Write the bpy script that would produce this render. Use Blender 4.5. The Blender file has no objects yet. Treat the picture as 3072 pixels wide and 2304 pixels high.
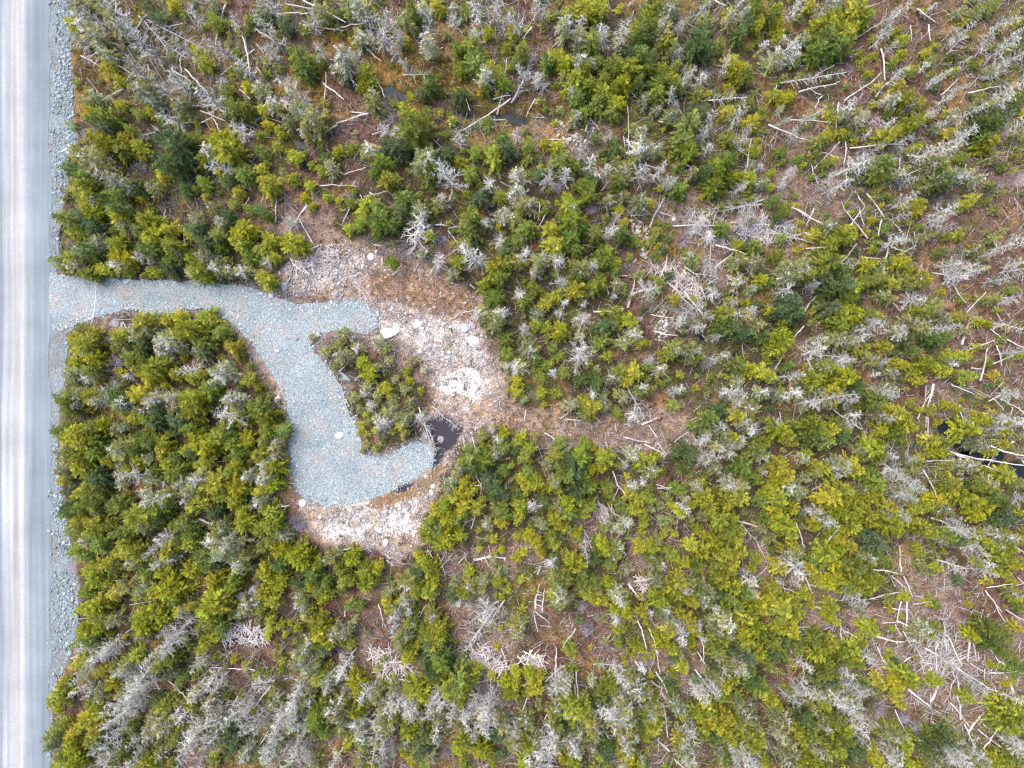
import bpy, math, random
import numpy as np
from mathutils import Vector, Matrix

# ------------------------------------------------------------------ camera, sky, sun, exposure
S = bpy.context.scene
COL = S.collection
H = 61.44                      # drone height in metres
MPP = 0.03                     # metres of ground per photo pixel
cam_data = bpy.data.cameras.new('camera')
cam = bpy.data.objects.new('camera', cam_data); COL.objects.link(cam)
cam.location = (0, 0, H); cam.rotation_euler = (0, 0, 0)
cam_data.sensor_width = 36.0
cam_data.lens = 36.0 * H / (3072 * MPP)
cam_data.clip_end = 6000
S.camera = cam

SUN_ELEV, SUN_ROT = math.radians(58), math.radians(-50)      # high, soft, from the upper left
world = bpy.data.worlds.new('World'); S.world = world
world.use_nodes = True
wn = world.node_tree
bg = wn.nodes['Background']
sky = wn.nodes.new('ShaderNodeTexSky'); sky.sky_type = 'NISHITA'; sky.sun_disc = False
sky.sun_elevation = SUN_ELEV; sky.sun_rotation = SUN_ROT
sky.air_density = 1.0; sky.dust_density = 3.0; sky.ozone_density = 1.0
wn.links.new(sky.outputs[0], bg.inputs[0]); bg.inputs[1].default_value = 0.15
sun_data = bpy.data.lights.new('sun', 'SUN'); sun = bpy.data.objects.new('sun', sun_data); COL.objects.link(sun)
sun_data.energy = 1.5; sun_data.angle = math.radians(50); sun_data.color = (1, 0.95, 0.88)
sd = Vector((math.sin(SUN_ROT) * math.cos(SUN_ELEV), math.cos(SUN_ROT) * math.cos(SUN_ELEV), math.sin(SUN_ELEV)))
sun.rotation_euler = sd.to_track_quat('Z', 'Y').to_euler()
sun.location = (0, 0, 80)
S.view_settings.view_transform = 'Standard'; S.view_settings.look = 'None'
S.view_settings.gamma = 1.0; S.view_settings.exposure = 1.8
S.cycles.filter_width = 1.35

K = 0.6      # keeps pale surfaces at their real albedo under this exposure
rng = np.random.default_rng(7)
random.seed(7)

# ------------------------------------------------------------------ helpers
def PX(px, py, z=0.0):
    k = MPP * (H - z) / H
    return ((px - 1536) * k, (1152 - py) * k)
OVS = 3072 / 2212.0
def ov(pts): return [PX(x * OVS, y * OVS) for x, y in pts]
def tl(c, r, pts): return [PX(c * 768 + x * 768 / 2212, r * 576 + y * 768 / 2212) for x, y in pts]

def vnoise(x, y, f, seed):
    """smooth value noise in -1..1"""
    g = np.random.default_rng(seed).random((64, 64)) * 2 - 1
    X = np.asarray(x) * f + 1000.3; Y = np.asarray(y) * f + 1000.7
    xi = np.floor(X).astype(int); yi = np.floor(Y).astype(int)
    u = X - xi; v = Y - yi; u = u * u * (3 - 2 * u); v = v * v * (3 - 2 * v)
    a = g[xi % 64, yi % 64]; b = g[(xi + 1) % 64, yi % 64]; c = g[xi % 64, (yi + 1) % 64]; d = g[(xi + 1) % 64, (yi + 1) % 64]
    return (a * (1 - u) + b * u) * (1 - v) + (c * (1 - u) + d * u) * v

def sdf(poly, x, y):
    """signed distance to a polygon, negative inside"""
    P = np.array(poly); Q = np.roll(P, -1, axis=0)
    x = np.asarray(x, float); y = np.asarray(y, float)
    d = np.full(x.shape, 1e18); ins = np.zeros(x.shape, bool)
    for (ax, ay), (bx, by) in zip(P, Q):
        ex, ey = bx - ax, by - ay
        t = np.clip(((x - ax) * ex + (y - ay) * ey) / (ex * ex + ey * ey + 1e-12), 0, 1)
        d = np.minimum(d, (x - ax - t * ex) ** 2 + (y - ay - t * ey) ** 2)
        c = ((ay > y) != (by > y)) & (x < (bx - ax) * (y - ay) / (by - ay + 1e-12) + ax)
        ins ^= c
    d = np.sqrt(d)
    return np.where(ins, -d, d)

def smooth(a, b, x):
    t = np.clip((x - a) / (b - a), 0, 1); return t * t * (3 - 2 * t)

class MB:
    """collects triangles"""
    def __init__(s): s.v = []; s.f = []; s.t = []; s.n = 0
    def tri(s, a, b, c, t=0.5):
        s.v += [a, b, c]; s.f.append((s.n, s.n + 1, s.n + 2)); s.t.append(t); s.n += 3
    def tube(s, pts, rad, sides=3, t=0.5, cap=True):
        pts = [np.array(p, float) for p in pts]; n0 = s.n
        for i, p in enumerate(pts):
            d = pts[min(i + 1, len(pts) - 1)] - pts[max(i - 1, 0)]
            d = d / (np.linalg.norm(d) + 1e-9)
            u = np.cross(d, (0.3, 0.2, 1.0) if abs(d[2]) < 0.9 else (1, 0, 0)); u /= np.linalg.norm(u) + 1e-9
            w = np.cross(d, u)
            for k in range(sides):
                a = 2 * math.pi * k / sides
                s.v.append(p + rad[i] * (math.cos(a) * u + math.sin(a) * w))
        s.n += len(pts) * sides
        for i in range(len(pts) - 1):
            for k in range(sides):
                a = n0 + i * sides + k; b = n0 + i * sides + (k + 1) % sides
                s.f += [(a, b, b + sides), (a, b + sides, a + sides)]; s.t += [t, t]
        if cap and sides > 3:
            for k in range(1, sides - 1):
                s.f += [(n0, n0 + k + 1, n0 + k)]; s.t.append(t)
                m = n0 + (len(pts) - 1) * sides
                s.f += [(m, m + k, m + k + 1)]; s.t.append(t)
    def mesh(s, name, mat, smooth_shade=False):
        return tri_mesh(name, np.array(s.v), np.array(s.f), mat, tint=np.array(s.t), smooth_shade=smooth_shade)

def tri_mesh(name, V, F, mat, tint=None, col=None, smooth_shade=False):
    me = bpy.data.meshes.new(name)
    V = np.ascontiguousarray(V, dtype=np.float32); F = np.ascontiguousarray(F, dtype=np.int32)
    me.vertices.add(len(V)); me.vertices.foreach_set('co', V.ravel())
    me.loops.add(F.size); me.loops.foreach_set('vertex_index', F.ravel())
    me.polygons.add(len(F)); me.polygons.foreach_set('loop_start', np.arange(0, F.size, 3, dtype=np.int32))
    me.polygons.foreach_set('use_smooth', np.full(len(F), smooth_shade))
    if tint is not None:
        a = me.attributes.new('tint', 'FLOAT', 'FACE'); a.data.foreach_set('value', np.asarray(tint, np.float32))
    if col is not None:
        a = me.attributes.new('col', 'FLOAT_COLOR', 'FACE')
        a.data.foreach_set('color', np.c_[col, np.ones(len(col))].astype(np.float32).ravel())
    me.update(); me.validate()
    if mat: me.materials.append(mat)
    return me

def link(name, data, parent=None, loc=None):
    o = bpy.data.objects.new(name, data); COL.objects.link(o)
    if parent is not None: o.parent = parent
    if loc is not None: o.location = loc
    return o
def tag(o, label=None, cat=None, group=None, kind=None):
    if label: o['label'] = label
    if cat: o['category'] = cat
    if group: o['group'] = group
    if kind: o['kind'] = kind
    return o

# ------------------------------------------------------------------ materials
def new_mat(name):
    m = bpy.data.materials.new(name); m.use_nodes = True
    nt = m.node_tree; nt.nodes.clear()
    return m, nt
def N(nt, t, **kw):
    n = nt.nodes.new(t)
    for k, v in kw.items():
        if k.startswith('i_'): n.inputs[k[2:].replace('_', ' ')].default_value = v
        else: setattr(n, k, v)
    return n
def ramp(nt, stops):
    r = nt.nodes.new('ShaderNodeValToRGB'); e = r.color_ramp.elements
    while len(e) < len(stops): e.new(0.5)
    for k, (p, c) in enumerate(stops): e[k].position = p; e[k].color = (*c, 1) if len(c) == 3 else c
    return r
def mixc(nt, mode, fac, a, b):
    n = nt.nodes.new('ShaderNodeMix'); n.data_type = 'RGBA'; n.blend_type = mode
    for s, v in ((0, fac), (6, a), (7, b)):
        if hasattr(v, 'links'): nt.links.new(v, n.inputs[s])
        else: n.inputs[s].default_value = v if s == 0 else ((*v, 1) if len(v) == 3 else v)
    return n.outputs[2]
def out(nt, sh):
    o = nt.nodes.new('ShaderNodeOutputMaterial'); nt.links.new(sh, o.inputs[0])
def gray(nt, sock, lo, hi):
    r = nt.nodes.new('ShaderNodeMapRange'); nt.links.new(sock, r.inputs[0]); r.inputs[3].default_value = lo; r.inputs[4].default_value = hi
    return r.outputs[0]

def foliage_mat():
    """object colour x per-branch tint, with a little light passing through the needles"""
    m, nt = new_mat('needles')
    oi = N(nt, 'ShaderNodeObjectInfo'); at = N(nt, 'ShaderNodeAttribute', attribute_name='tint')
    v = gray(nt, at.outputs['Fac'], 0.34, 1.74)
    c = mixc(nt, 'MULTIPLY', 1.0, oi.outputs['Color'], v)
    geo = N(nt, 'ShaderNodeTexCoord'); no = N(nt, 'ShaderNodeTexNoise'); no.inputs['Scale'].default_value = 2.2
    nt.links.new(geo.outputs['Object'], no.inputs['Vector'])
    r = ramp(nt, [(0.35, (0.88, 1.0, 1.15)), (0.65, (1.08, 1.02, 0.9))])
    nt.links.new(no.outputs['Fac'], r.inputs[0])
    c = mixc(nt, 'MULTIPLY', 1.0, c, r.outputs[0])
    d = N(nt, 'ShaderNodeBsdfDiffuse'); t = N(nt, 'ShaderNodeBsdfTranslucent')
    nt.links.new(c, d.inputs[0]); nt.links.new(c, t.inputs[0])
    mx = N(nt, 'ShaderNodeMixShader'); mx.inputs[0].default_value = 0.32
    nt.links.new(d.outputs[0], mx.inputs[1]); nt.links.new(t.outputs[0], mx.inputs[2])
    out(nt, mx.outputs[0]); return m

def wood_mat(name, a, b, objcol=False):
    m, nt = new_mat(name)
    at = N(nt, 'ShaderNodeAttribute', attribute_name='tint')
    tc = N(nt, 'ShaderNodeTexCoord'); no = N(nt, 'ShaderNodeTexNoise'); no.inputs['Scale'].default_value = 4.0
    no.inputs['Detail'].default_value = 4
    nt.links.new(tc.outputs['Object'], no.inputs['Vector'])
    r = ramp(nt, [(0.3, [v * K for v in a]), (0.7, [v * K for v in b])]); nt.links.new(no.outputs['Fac'], r.inputs[0])
    c = mixc(nt, 'MULTIPLY', 1.0, r.outputs[0], gray(nt, at.outputs['Fac'], 0.55, 1.45))
    if objcol:
        oi = N(nt, 'ShaderNodeObjectInfo'); c = mixc(nt, 'MULTIPLY', 1.0, c, oi.outputs['Color'])
    p = N(nt, 'ShaderNodeBsdfPrincipled', i_Roughness=0.85); p.inputs['Specular IOR Level'].default_value = 0.2
    nt.links.new(c, p.inputs['Base Color']); out(nt, p.outputs[0]); return m

def stone_mat(name, objcol=False):
    m, nt = new_mat(name)
    tc = N(nt, 'ShaderNodeTexCoord'); no = N(nt, 'ShaderNodeTexNoise'); no.inputs['Scale'].default_value = 3.5; no.inputs['Detail'].default_value = 5
    nt.links.new(tc.outputs['Object'], no.inputs['Vector'])
    r = ramp(nt, [(0.3, (0.68 * K, 0.68 * K, 0.68 * K)), (0.72, (1.15 * K, 1.14 * K, 1.12 * K))]); nt.links.new(no.outputs['Fac'], r.inputs[0])
    if objcol: src = N(nt, 'ShaderNodeObjectInfo').outputs['Color']
    else: src = N(nt, 'ShaderNodeAttribute', attribute_name='col').outputs['Color']
    c = mixc(nt, 'MULTIPLY', 1.0, src, r.outputs[0])
    p = N(nt, 'ShaderNodeBsdfPrincipled', i_Roughness=0.8); p.inputs['Specular IOR Level'].default_value = 0.3
    bp = N(nt, 'ShaderNodeBump', i_Strength=0.5, i_Distance=0.03); nt.links.new(no.outputs['Fac'], bp.inputs['Height']); nt.links.new(bp.outputs[0], p.inputs['Normal'])
    nt.links.new(c, p.inputs['Base Color']); out(nt, p.outputs[0]); return m

def litter_mat():
    """flat colour per piece, for tufts and twigs"""
    m, nt = new_mat('litter')
    at = N(nt, 'ShaderNodeAttribute', attribute_name='col')
    d = N(nt, 'ShaderNodeBsdfDiffuse'); t = N(nt, 'ShaderNodeBsdfTranslucent'); mx = N(nt, 'ShaderNodeMixShader'); mx.inputs[0].default_value = 0.2
    kc = mixc(nt, 'MULTIPLY', 1.0, at.outputs['Color'], (K, K, K))
    nt.links.new(kc, d.inputs[0]); nt.links.new(kc, t.inputs[0])
    nt.links.new(d.outputs[0], mx.inputs[1]); nt.links.new(t.outputs[0], mx.inputs[2]); out(nt, mx.outputs[0]); return m

def ground_mat():
    m, nt = new_mat('forest_floor')
    at = N(nt, 'ShaderNodeAttribute', attribute_name='soil')
    tc = N(nt, 'ShaderNodeTexCoord')
    n1 = N(nt, 'ShaderNodeTexNoise'); n1.inputs['Scale'].default_value = 1.3; n1.inputs['Detail'].default_value = 6
    n2 = N(nt, 'ShaderNodeTexNoise'); n2.inputs['Scale'].default_value = 7; n2.inputs['Detail'].default_value = 5
    vo = N(nt, 'ShaderNodeTexVoronoi'); vo.inputs['Scale'].default_value = 6
    for n in (n1, n2, vo): nt.links.new(tc.outputs['Object'], n.inputs['Vector'])
    r1 = ramp(nt, [(0.3, (0.62, 0.60, 0.60)), (0.5, (1, 1, 1)), (0.7, (1.3, 1.22, 1.1))]); nt.links.new(n1.outputs['Fac'], r1.inputs[0])
    r2 = ramp(nt, [(0.32, (0.5, 0.48, 0.47)), (0.52, (1, 1, 1)), (0.72, (1.55, 1.5, 1.45))]); nt.links.new(n2.outputs['Fac'], r2.inputs[0])
    c = mixc(nt, 'MULTIPLY', 1.0, at.outputs['Color'], r1.outputs[0])
    c = mixc(nt, 'MULTIPLY', 1.0, c, r2.outputs[0])
    c = mixc(nt, 'MULTIPLY', 1.0, c, gray(nt, vo.outputs['Color'], 0.8, 1.25))
    p = N(nt, 'ShaderNodeBsdfPrincipled', i_Roughness=0.95); p.inputs['Specular IOR Level'].default_value = 0.1
    bp = N(nt, 'ShaderNodeBump', i_Strength=0.9, i_Distance=0.12); nt.links.new(n2.outputs['Fac'], bp.inputs['Height']); nt.links.new(bp.outputs[0], p.inputs['Normal'])
    nt.links.new(c, p.inputs['Base Color']); out(nt, p.outputs[0]); return m

def gravel_mat(name, base, dust, rust):
    m, nt = new_mat(name)
    tc = N(nt, 'ShaderNodeTexCoord')
    vo = N(nt, 'ShaderNodeTexVoronoi'); vo.inputs['Scale'].default_value = 11
    vo2 = N(nt, 'ShaderNodeTexVoronoi'); vo2.inputs['Scale'].default_value = 17
    n1 = N(nt, 'ShaderNodeTexNoise'); n1.inputs['Scale'].default_value = 0.33; n1.inputs['Detail'].default_value = 5
    n3 = N(nt, 'ShaderNodeTexNoise'); n3.inputs['Scale'].default_value = 0.55; n3.inputs['Detail'].default_value = 6
    mp = N(nt, 'ShaderNodeMapping'); mp.inputs['Location'].default_value = (13, 7, 0)
    nt.links.new(tc.outputs['Object'], mp.inputs['Vector'])
    for n in (vo, vo2, n1): nt.links.new(tc.outputs['Object'], n.inputs['Vector'])
    nt.links.new(mp.outputs[0], n3.inputs['Vector'])
    rust = [v * 0.52 for v in rust]; r1 = ramp(nt, [(0.38, [v * 0.5 for v in base]), (0.62, [v * 0.5 for v in dust])]); nt.links.new(n1.outputs['Fac'], r1.inputs[0])
    r3 = ramp(nt, [(0.47, (0, 0, 0)), (0.66, (0.8, 0.8, 0.8))]); nt.links.new(n3.outputs['Fac'], r3.inputs[0])
    c = mixc(nt, 'MIX', r3.outputs[0], r1.outputs[0], rust)
    sx = N(nt, 'ShaderNodeSeparateColor'); nt.links.new(vo.outputs['Color'], sx.inputs[0])
    sy = N(nt, 'ShaderNodeSeparateColor'); nt.links.new(vo2.outputs['Color'], sy.inputs[0])
    c = mixc(nt, 'MULTIPLY', 1.0, c, gray(nt, sx.outputs[0], 0.7, 1.25))
    c = mixc(nt, 'MULTIPLY', 1.0, c, gray(nt, sy.outputs[1], 0.75, 1.22))
    p = N(nt, 'ShaderNodeBsdfPrincipled', i_Roughness=0.9); p.inputs['Specular IOR Level'].default_value = 0.2
    bp = N(nt, 'ShaderNodeBump', i_Strength=0.7, i_Distance=0.05, invert=True); nt.links.new(vo.outputs['Distance'], bp.inputs['Height']); nt.links.new(bp.outputs[0], p.inputs['Normal'])
    nt.links.new(c, p.inputs['Base Color']); out(nt, p.outputs[0]); return m

def road_mat():
    m, nt = new_mat('packed_road_gravel')
    tc = N(nt, 'ShaderNodeTexCoord'); sx = N(nt, 'ShaderNodeSeparateXYZ'); nt.links.new(tc.outputs['Object'], sx.inputs[0])
    # wheel tracks wander slowly along the road
    nw = N(nt, 'ShaderNodeTexNoise'); nw.inputs['Scale'].default_value = 0.06
    mw = N(nt, 'ShaderNodeMapping'); mw.inputs['Scale'].default_value = (0, 1, 0); nt.links.new(tc.outputs['Object'], mw.inputs['Vector']); nt.links.new(mw.outputs[0], nw.inputs['Vector'])
    ad = N(nt, 'ShaderNodeMath', operation='MULTIPLY_ADD'); ad.inputs[1].default_value = 0.6; nt.links.new(nw.outputs['Fac'], ad.inputs[0]); nt.links.new(sx.outputs[0], ad.inputs[2])
    mr = N(nt, 'ShaderNodeMapRange'); nt.links.new(ad.outputs[0], mr.inputs[0]); mr.inputs[1].default_value = -46.4 + 0.3; mr.inputs[2].default_value = -41.3 + 0.3
    g = (0.43, 0.47, 0.54); l = (0.68, 0.69, 0.72); w = (0.74, 0.73, 0.75)
    r = ramp(nt, [(0.0, g), (0.10, (0.45, 0.49, 0.56)), (0.14, l), (0.18, l), (0.23, (0.54, 0.57, 0.62)), (0.29, w), (0.33, (0.60, 0.62, 0.66)), (0.40, (0.70, 0.70, 0.73)), (0.46, w), (0.52, (0.60, 0.63, 0.67)), (0.58, (0.50, 0.55, 0.61)), (0.72, (0.44, 0.50, 0.57)), (1.0, (0.42, 0.49, 0.55))])
    for e in r.color_ramp.elements: e.color = [max(0.0, e.color[0] * 1.25 - 0.14) * 0.315, max(0.0, e.color[1] * 1.25 - 0.14) * 0.312, max(0.0, e.color[2] * 1.25 - 0.14) * 0.295, 1]
    nt.links.new(mr.outputs[0], r.inputs[0])
    ms = N(nt, 'ShaderNodeMapping'); ms.inputs['Scale'].default_value = (2.6, 0.05, 1); nt.links.new(tc.outputs['Object'], ms.inputs['Vector'])
    ns = N(nt, 'ShaderNodeTexNoise'); ns.inputs['Scale'].default_value = 1.0; ns.inputs['Detail'].default_value = 4; nt.links.new(ms.outputs[0], ns.inputs['Vector'])
    nf = N(nt, 'ShaderNodeTexNoise'); nf.inputs['Scale'].default_value = 6; nf.inputs['Detail'].default_value = 4; nt.links.new(tc.outputs['Object'], nf.inputs['Vector'])
    nb = N(nt, 'ShaderNodeTexNoise'); nb.inputs['Scale'].default_value = 0.25; nb.inputs['Detail'].default_value = 3; nt.links.new(tc.outputs['Object'], nb.inputs['Vector'])
    c = mixc(nt, 'MULTIPLY', 1.0, r.outputs[0], gray(nt, ns.outputs['Fac'], 0.55, 1.45))
    c = mixc(nt, 'MULTIPLY', 1.0, c, gray(nt, nf.outputs['Fac'], 0.8, 1.2))
    c = mixc(nt, 'MULTIPLY', 1.0, c, gray(nt, nb.outputs['Fac'], 0.7, 1.3))
    p = N(nt, 'ShaderNodeBsdfPrincipled', i_Roughness=0.92); p.inputs['Specular IOR Level'].default_value = 0.2
    bp = N(nt, 'ShaderNodeBump', i_Strength=0.35, i_Distance=0.02); nt.links.new(nf.outputs['Fac'], bp.inputs['Height']); nt.links.new(bp.outputs[0], p.inputs['Normal'])
    nt.links.new(c, p.inputs['Base Color']); out(nt, p.outputs[0]); return m

def water_mat(name, c, rough=0.06, spec=0.5):
    m, nt = new_mat(name)
    tc = N(nt, 'ShaderNodeTexCoord'); no = N(nt, 'ShaderNodeTexNoise'); no.inputs['Scale'].default_value = 2.5; nt.links.new(tc.outputs['Object'], no.inputs['Vector'])
    p = N(nt, 'ShaderNodeBsdfPrincipled', i_Roughness=rough, i_IOR=1.33); p.inputs['Specular IOR Level'].default_value = spec; p.inputs['Base Color'].default_value = (*c, 1)
    bp = N(nt, 'ShaderNodeBump', i_Strength=0.12, i_Distance=0.02); nt.links.new(no.outputs['Fac'], bp.inputs['Height']); nt.links.new(bp.outputs[0], p.inputs['Normal'])
    out(nt, p.outputs[0]); return m

M_NEEDLE = foliage_mat()
M_BARK = wood_mat('live_bark', (0.07, 0.055, 0.045), (0.16, 0.135, 0.12))
M_GREY = wood_mat('weathered_grey_wood', (0.34, 0.32, 0.305), (0.58, 0.555, 0.53), True)
M_LICHEN = wood_mat('pale_lichen', (0.40, 0.40, 0.37), (0.63, 0.62, 0.58), True)
M_LOG = wood_mat('bleached_log_wood', (0.46, 0.41, 0.38), (0.78, 0.72, 0.69), True)
M_TWIG = wood_mat('bare_twigs', (0.85, 0.85, 0.85), (1.0, 1.0, 1.0), True)
M_STONE = stone_mat('loose_stone'); M_BOULDER = stone_mat('boulder_stone', True)
M_LITTER = litter_mat(); M_GROUND = ground_mat()
M_GRAVEL = gravel_mat('blue_grey_crushed_gravel', (0.30, 0.355, 0.375), (0.39, 0.44, 0.46), (0.41, 0.365, 0.335))
M_SHOULDER = gravel_mat('shoulder_gravel', (0.24, 0.275, 0.29), (0.30, 0.34, 0.355), (0.25, 0.215, 0.20))
M_ROAD = road_mat()
M_POND = water_mat('peaty_pond_water', (0.026, 0.020, 0.026)); M_BROOK_AND_SHADE = water_mat('dark_brook_water_and_shade', (0.012, 0.017, 0.021), 0.1, 0.13)

# ------------------------------------------------------------------ the lie of the land
PAD = ov([(90,588),(200,600),(330,603),(440,608),(540,620),(590,640),(640,658),(700,655),(745,645),(790,655),(815,680),(818,705),(790,722),(760,722),(735,712),(700,720),(676,735),(672,750),(692,775),(715,800),(738,840),(750,880),(772,920),(780,960),(800,985),(830,988),(870,962),(905,952),(930,962),(937,985),(932,1010),(905,1030),(850,1060),(800,1082),(750,1090),(700,1092),(660,1080),(640,1060),(632,1030),(625,985),(628,930),(620,880),(605,840),(580,800),(560,770),(545,740),(520,715),(495,695),(465,676),(440,668),(400,668),(340,680),(290,668),(250,675),(215,685),(165,700),(130,715),(90,722)])
CLEAR = ov([(590,640),(592,612),(610,580),(640,555),(690,535),(750,518),(820,545),(840,570),(855,588),(900,580),(960,600),(1000,620),(1040,650),(1030,700),(1065,740),(1082,780),(1085,820),(1090,850),(1085,890),(1060,910),(1030,935),(1000,960),(985,990),(960,1030),(935,1080),(920,1120),(915,1160),(890,1200),(850,1215),(820,1190),(760,1190),(700,1170),(670,1130),(650,1095),(620,1050),(612,1000),(700,960),(760,1000),(900,960),(935,900),(930,830),(900,770),(840,735),(810,700),(700,640)])
STRIP = ov([(465,676),(500,690),(560,755),(590,800),(625,880),(630,1000),(640,1070),(610,1050),(612,985),(612,890),(590,840),(560,800),(530,745),(490,705)])
TRACK = ov([(1080,860),(1130,880),(1200,885),(1290,910),(1370,900),(1420,870),(1480,890),(1500,900),(1450,950),(1440,980),(1360,965),(1290,960),(1200,930),(1120,925),(1060,930)])
POND = tl(1, 2, [(1455,385),(1530,320),(1600,280),(1660,300),(1720,350),(1780,390),(1772,430),(1745,470),(1740,520),(1690,560),(1640,580),(1612,640),(1575,725),(1530,695),(1495,640),(1510,600),(1550,560),(1540,500),(1500,450)])
POOLS_AND_SHADE = [tl(1, 2, [(1195,930),(1260,895),(1330,865),(1395,830),(1405,858),(1340,905),(1270,945),(1210,950)]),
    tl(0, 0, [(1290,60),(1400,70),(1410,170),(1340,210),(1290,140)]),
    tl(1, 0, [(290,310),(370,295),(420,330),(485,370),(490,455),(435,440),(395,375),(330,345)]),
    tl(1, 0, [(760,700),(830,660),(900,735),(1000,740),(1180,750),(1280,795),(1390,770),(1320,855),(1250,885),(1200,845),(1080,835),(950,800),(830,770)]),
    tl(1, 0, [(1420,860),(1520,870),(1620,910),(1750,960),(1860,950),(2000,985),(2160,950),(2330,1025),(2370,1075),(2250,1095),(2150,1060),(1990,1040),(1800,1010),(1640,960),(1530,925),(1430,900)]),
    tl(2, 1, [(1600,1220),(1690,1235),(1695,1300),(1630,1300)]),
    tl(2, 1, [(1890,1380),(1960,1395),(1955,1460),(1905,1460)]),
    tl(3, 1, [(770,1530),(840,1560),(840,1659),(790,1659)]),  # deep shade in a forest gap, drawn as dark water
    tl(3, 2, [(1430,350),(1600,300),(1640,340),(1590,420),(1540,480),(1495,445),(1460,390)]),
    tl(3, 2, [(1620,490),(1720,510),(1770,600),(1680,610),(1625,545)]),
    tl(3, 2, [(1680,575),(1950,580),(2050,605),(2030,700),(1900,710),(1800,670)]),
    tl(3, 2, [(2085,685),(2260,670),(2260,850),(2105,795)]),
    tl(3, 2, [(1010,150),(1110,165),(1100,220),(1030,205)])]
RIP = ov([(465,676),(500,690),(560,755),(590,800),(625,880),(630,1000),(640,1070),(610,1050),(612,985),(612,890),(590,840),(560,800),(530,745),(490,705)])
TRACK = ov([(1080,860),(1130,880),(1200,885),(1290,910),(1370,900),(1420,870),(1480,890),(1500,900),(1450,950),(1440,980),(1360,965),(1290,960),(1200,930),(1120,925),(1060,930)])
POND = tl(1, 2, [(1455,385),(1530,320),(1600,280),(1660,300),(1720,350),(1780,390),(1772,430),(1745,470),(1740,520),(1690,560),(1640,580),(1612,640),(1575,725),(1530,695),(1495,640),(1510,600),(1550,560),(1540,500),(1500,450)])
POOLS_AND_SHADE = [tl(1, 2, [(1195,930),(1260,895),(1330,865),(1395,830),(1405,858),(1340,905),(1270,945),(1210,950)]),
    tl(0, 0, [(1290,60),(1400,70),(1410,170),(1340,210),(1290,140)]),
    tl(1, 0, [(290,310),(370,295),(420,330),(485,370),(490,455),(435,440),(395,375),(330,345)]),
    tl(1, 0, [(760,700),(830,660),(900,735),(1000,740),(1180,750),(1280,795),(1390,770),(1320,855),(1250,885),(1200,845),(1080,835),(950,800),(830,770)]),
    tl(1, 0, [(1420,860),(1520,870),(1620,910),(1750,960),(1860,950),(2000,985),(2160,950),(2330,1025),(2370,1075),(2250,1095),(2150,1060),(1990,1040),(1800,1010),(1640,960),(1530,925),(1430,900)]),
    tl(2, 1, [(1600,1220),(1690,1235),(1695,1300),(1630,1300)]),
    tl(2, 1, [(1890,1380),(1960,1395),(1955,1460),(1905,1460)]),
    tl(3, 1, [(770,1530),(840,1560),(840,1659),(790,1659)]),  # no water here: dark sheet painting the deep shade of a gap
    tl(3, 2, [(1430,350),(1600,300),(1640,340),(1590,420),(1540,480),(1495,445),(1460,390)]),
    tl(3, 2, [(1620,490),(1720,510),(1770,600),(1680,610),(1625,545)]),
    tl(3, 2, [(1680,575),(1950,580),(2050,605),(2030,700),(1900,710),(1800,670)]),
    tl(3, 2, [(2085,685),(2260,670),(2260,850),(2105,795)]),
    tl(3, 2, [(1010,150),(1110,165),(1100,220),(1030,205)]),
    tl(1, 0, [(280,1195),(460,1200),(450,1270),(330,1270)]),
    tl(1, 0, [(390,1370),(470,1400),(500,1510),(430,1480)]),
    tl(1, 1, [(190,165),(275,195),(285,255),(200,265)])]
RIP = ov([(96,-60),(150,-60),(156,130),(160,260),(166,310),(150,340),(140,420),(130,480),(128,560),(120,600),(160,705),(150,740),(140,830),(126,900),(124,1000),(136,1100),(160,1200),(172,1300),(168,1380),(140,1440),(116,1520),(112,1600),(112,1720),(96,1720)])
GRASS = [tl(1, 2, [(950,1060),(1090,945),(1260,935),(1400,845),(1550,735),(1600,695),(1650,720),(1500,900),(1300,985),(1080,1075)]),
         tl(1, 2, [(225,760),(290,790),(375,930),(370,1000),(240,985),(180,930)]),
         tl(0, 0, [(680,480),(780,560),(950,800),(900,860),(700,720),(640,620)]),
         tl(2, 0, [(40,900),(420,890),(420,990),(100,980)]),
         tl(1, 0, [(1300,560),(1600,500),(1840,720),(1800,840),(1560,760)])]
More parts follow.
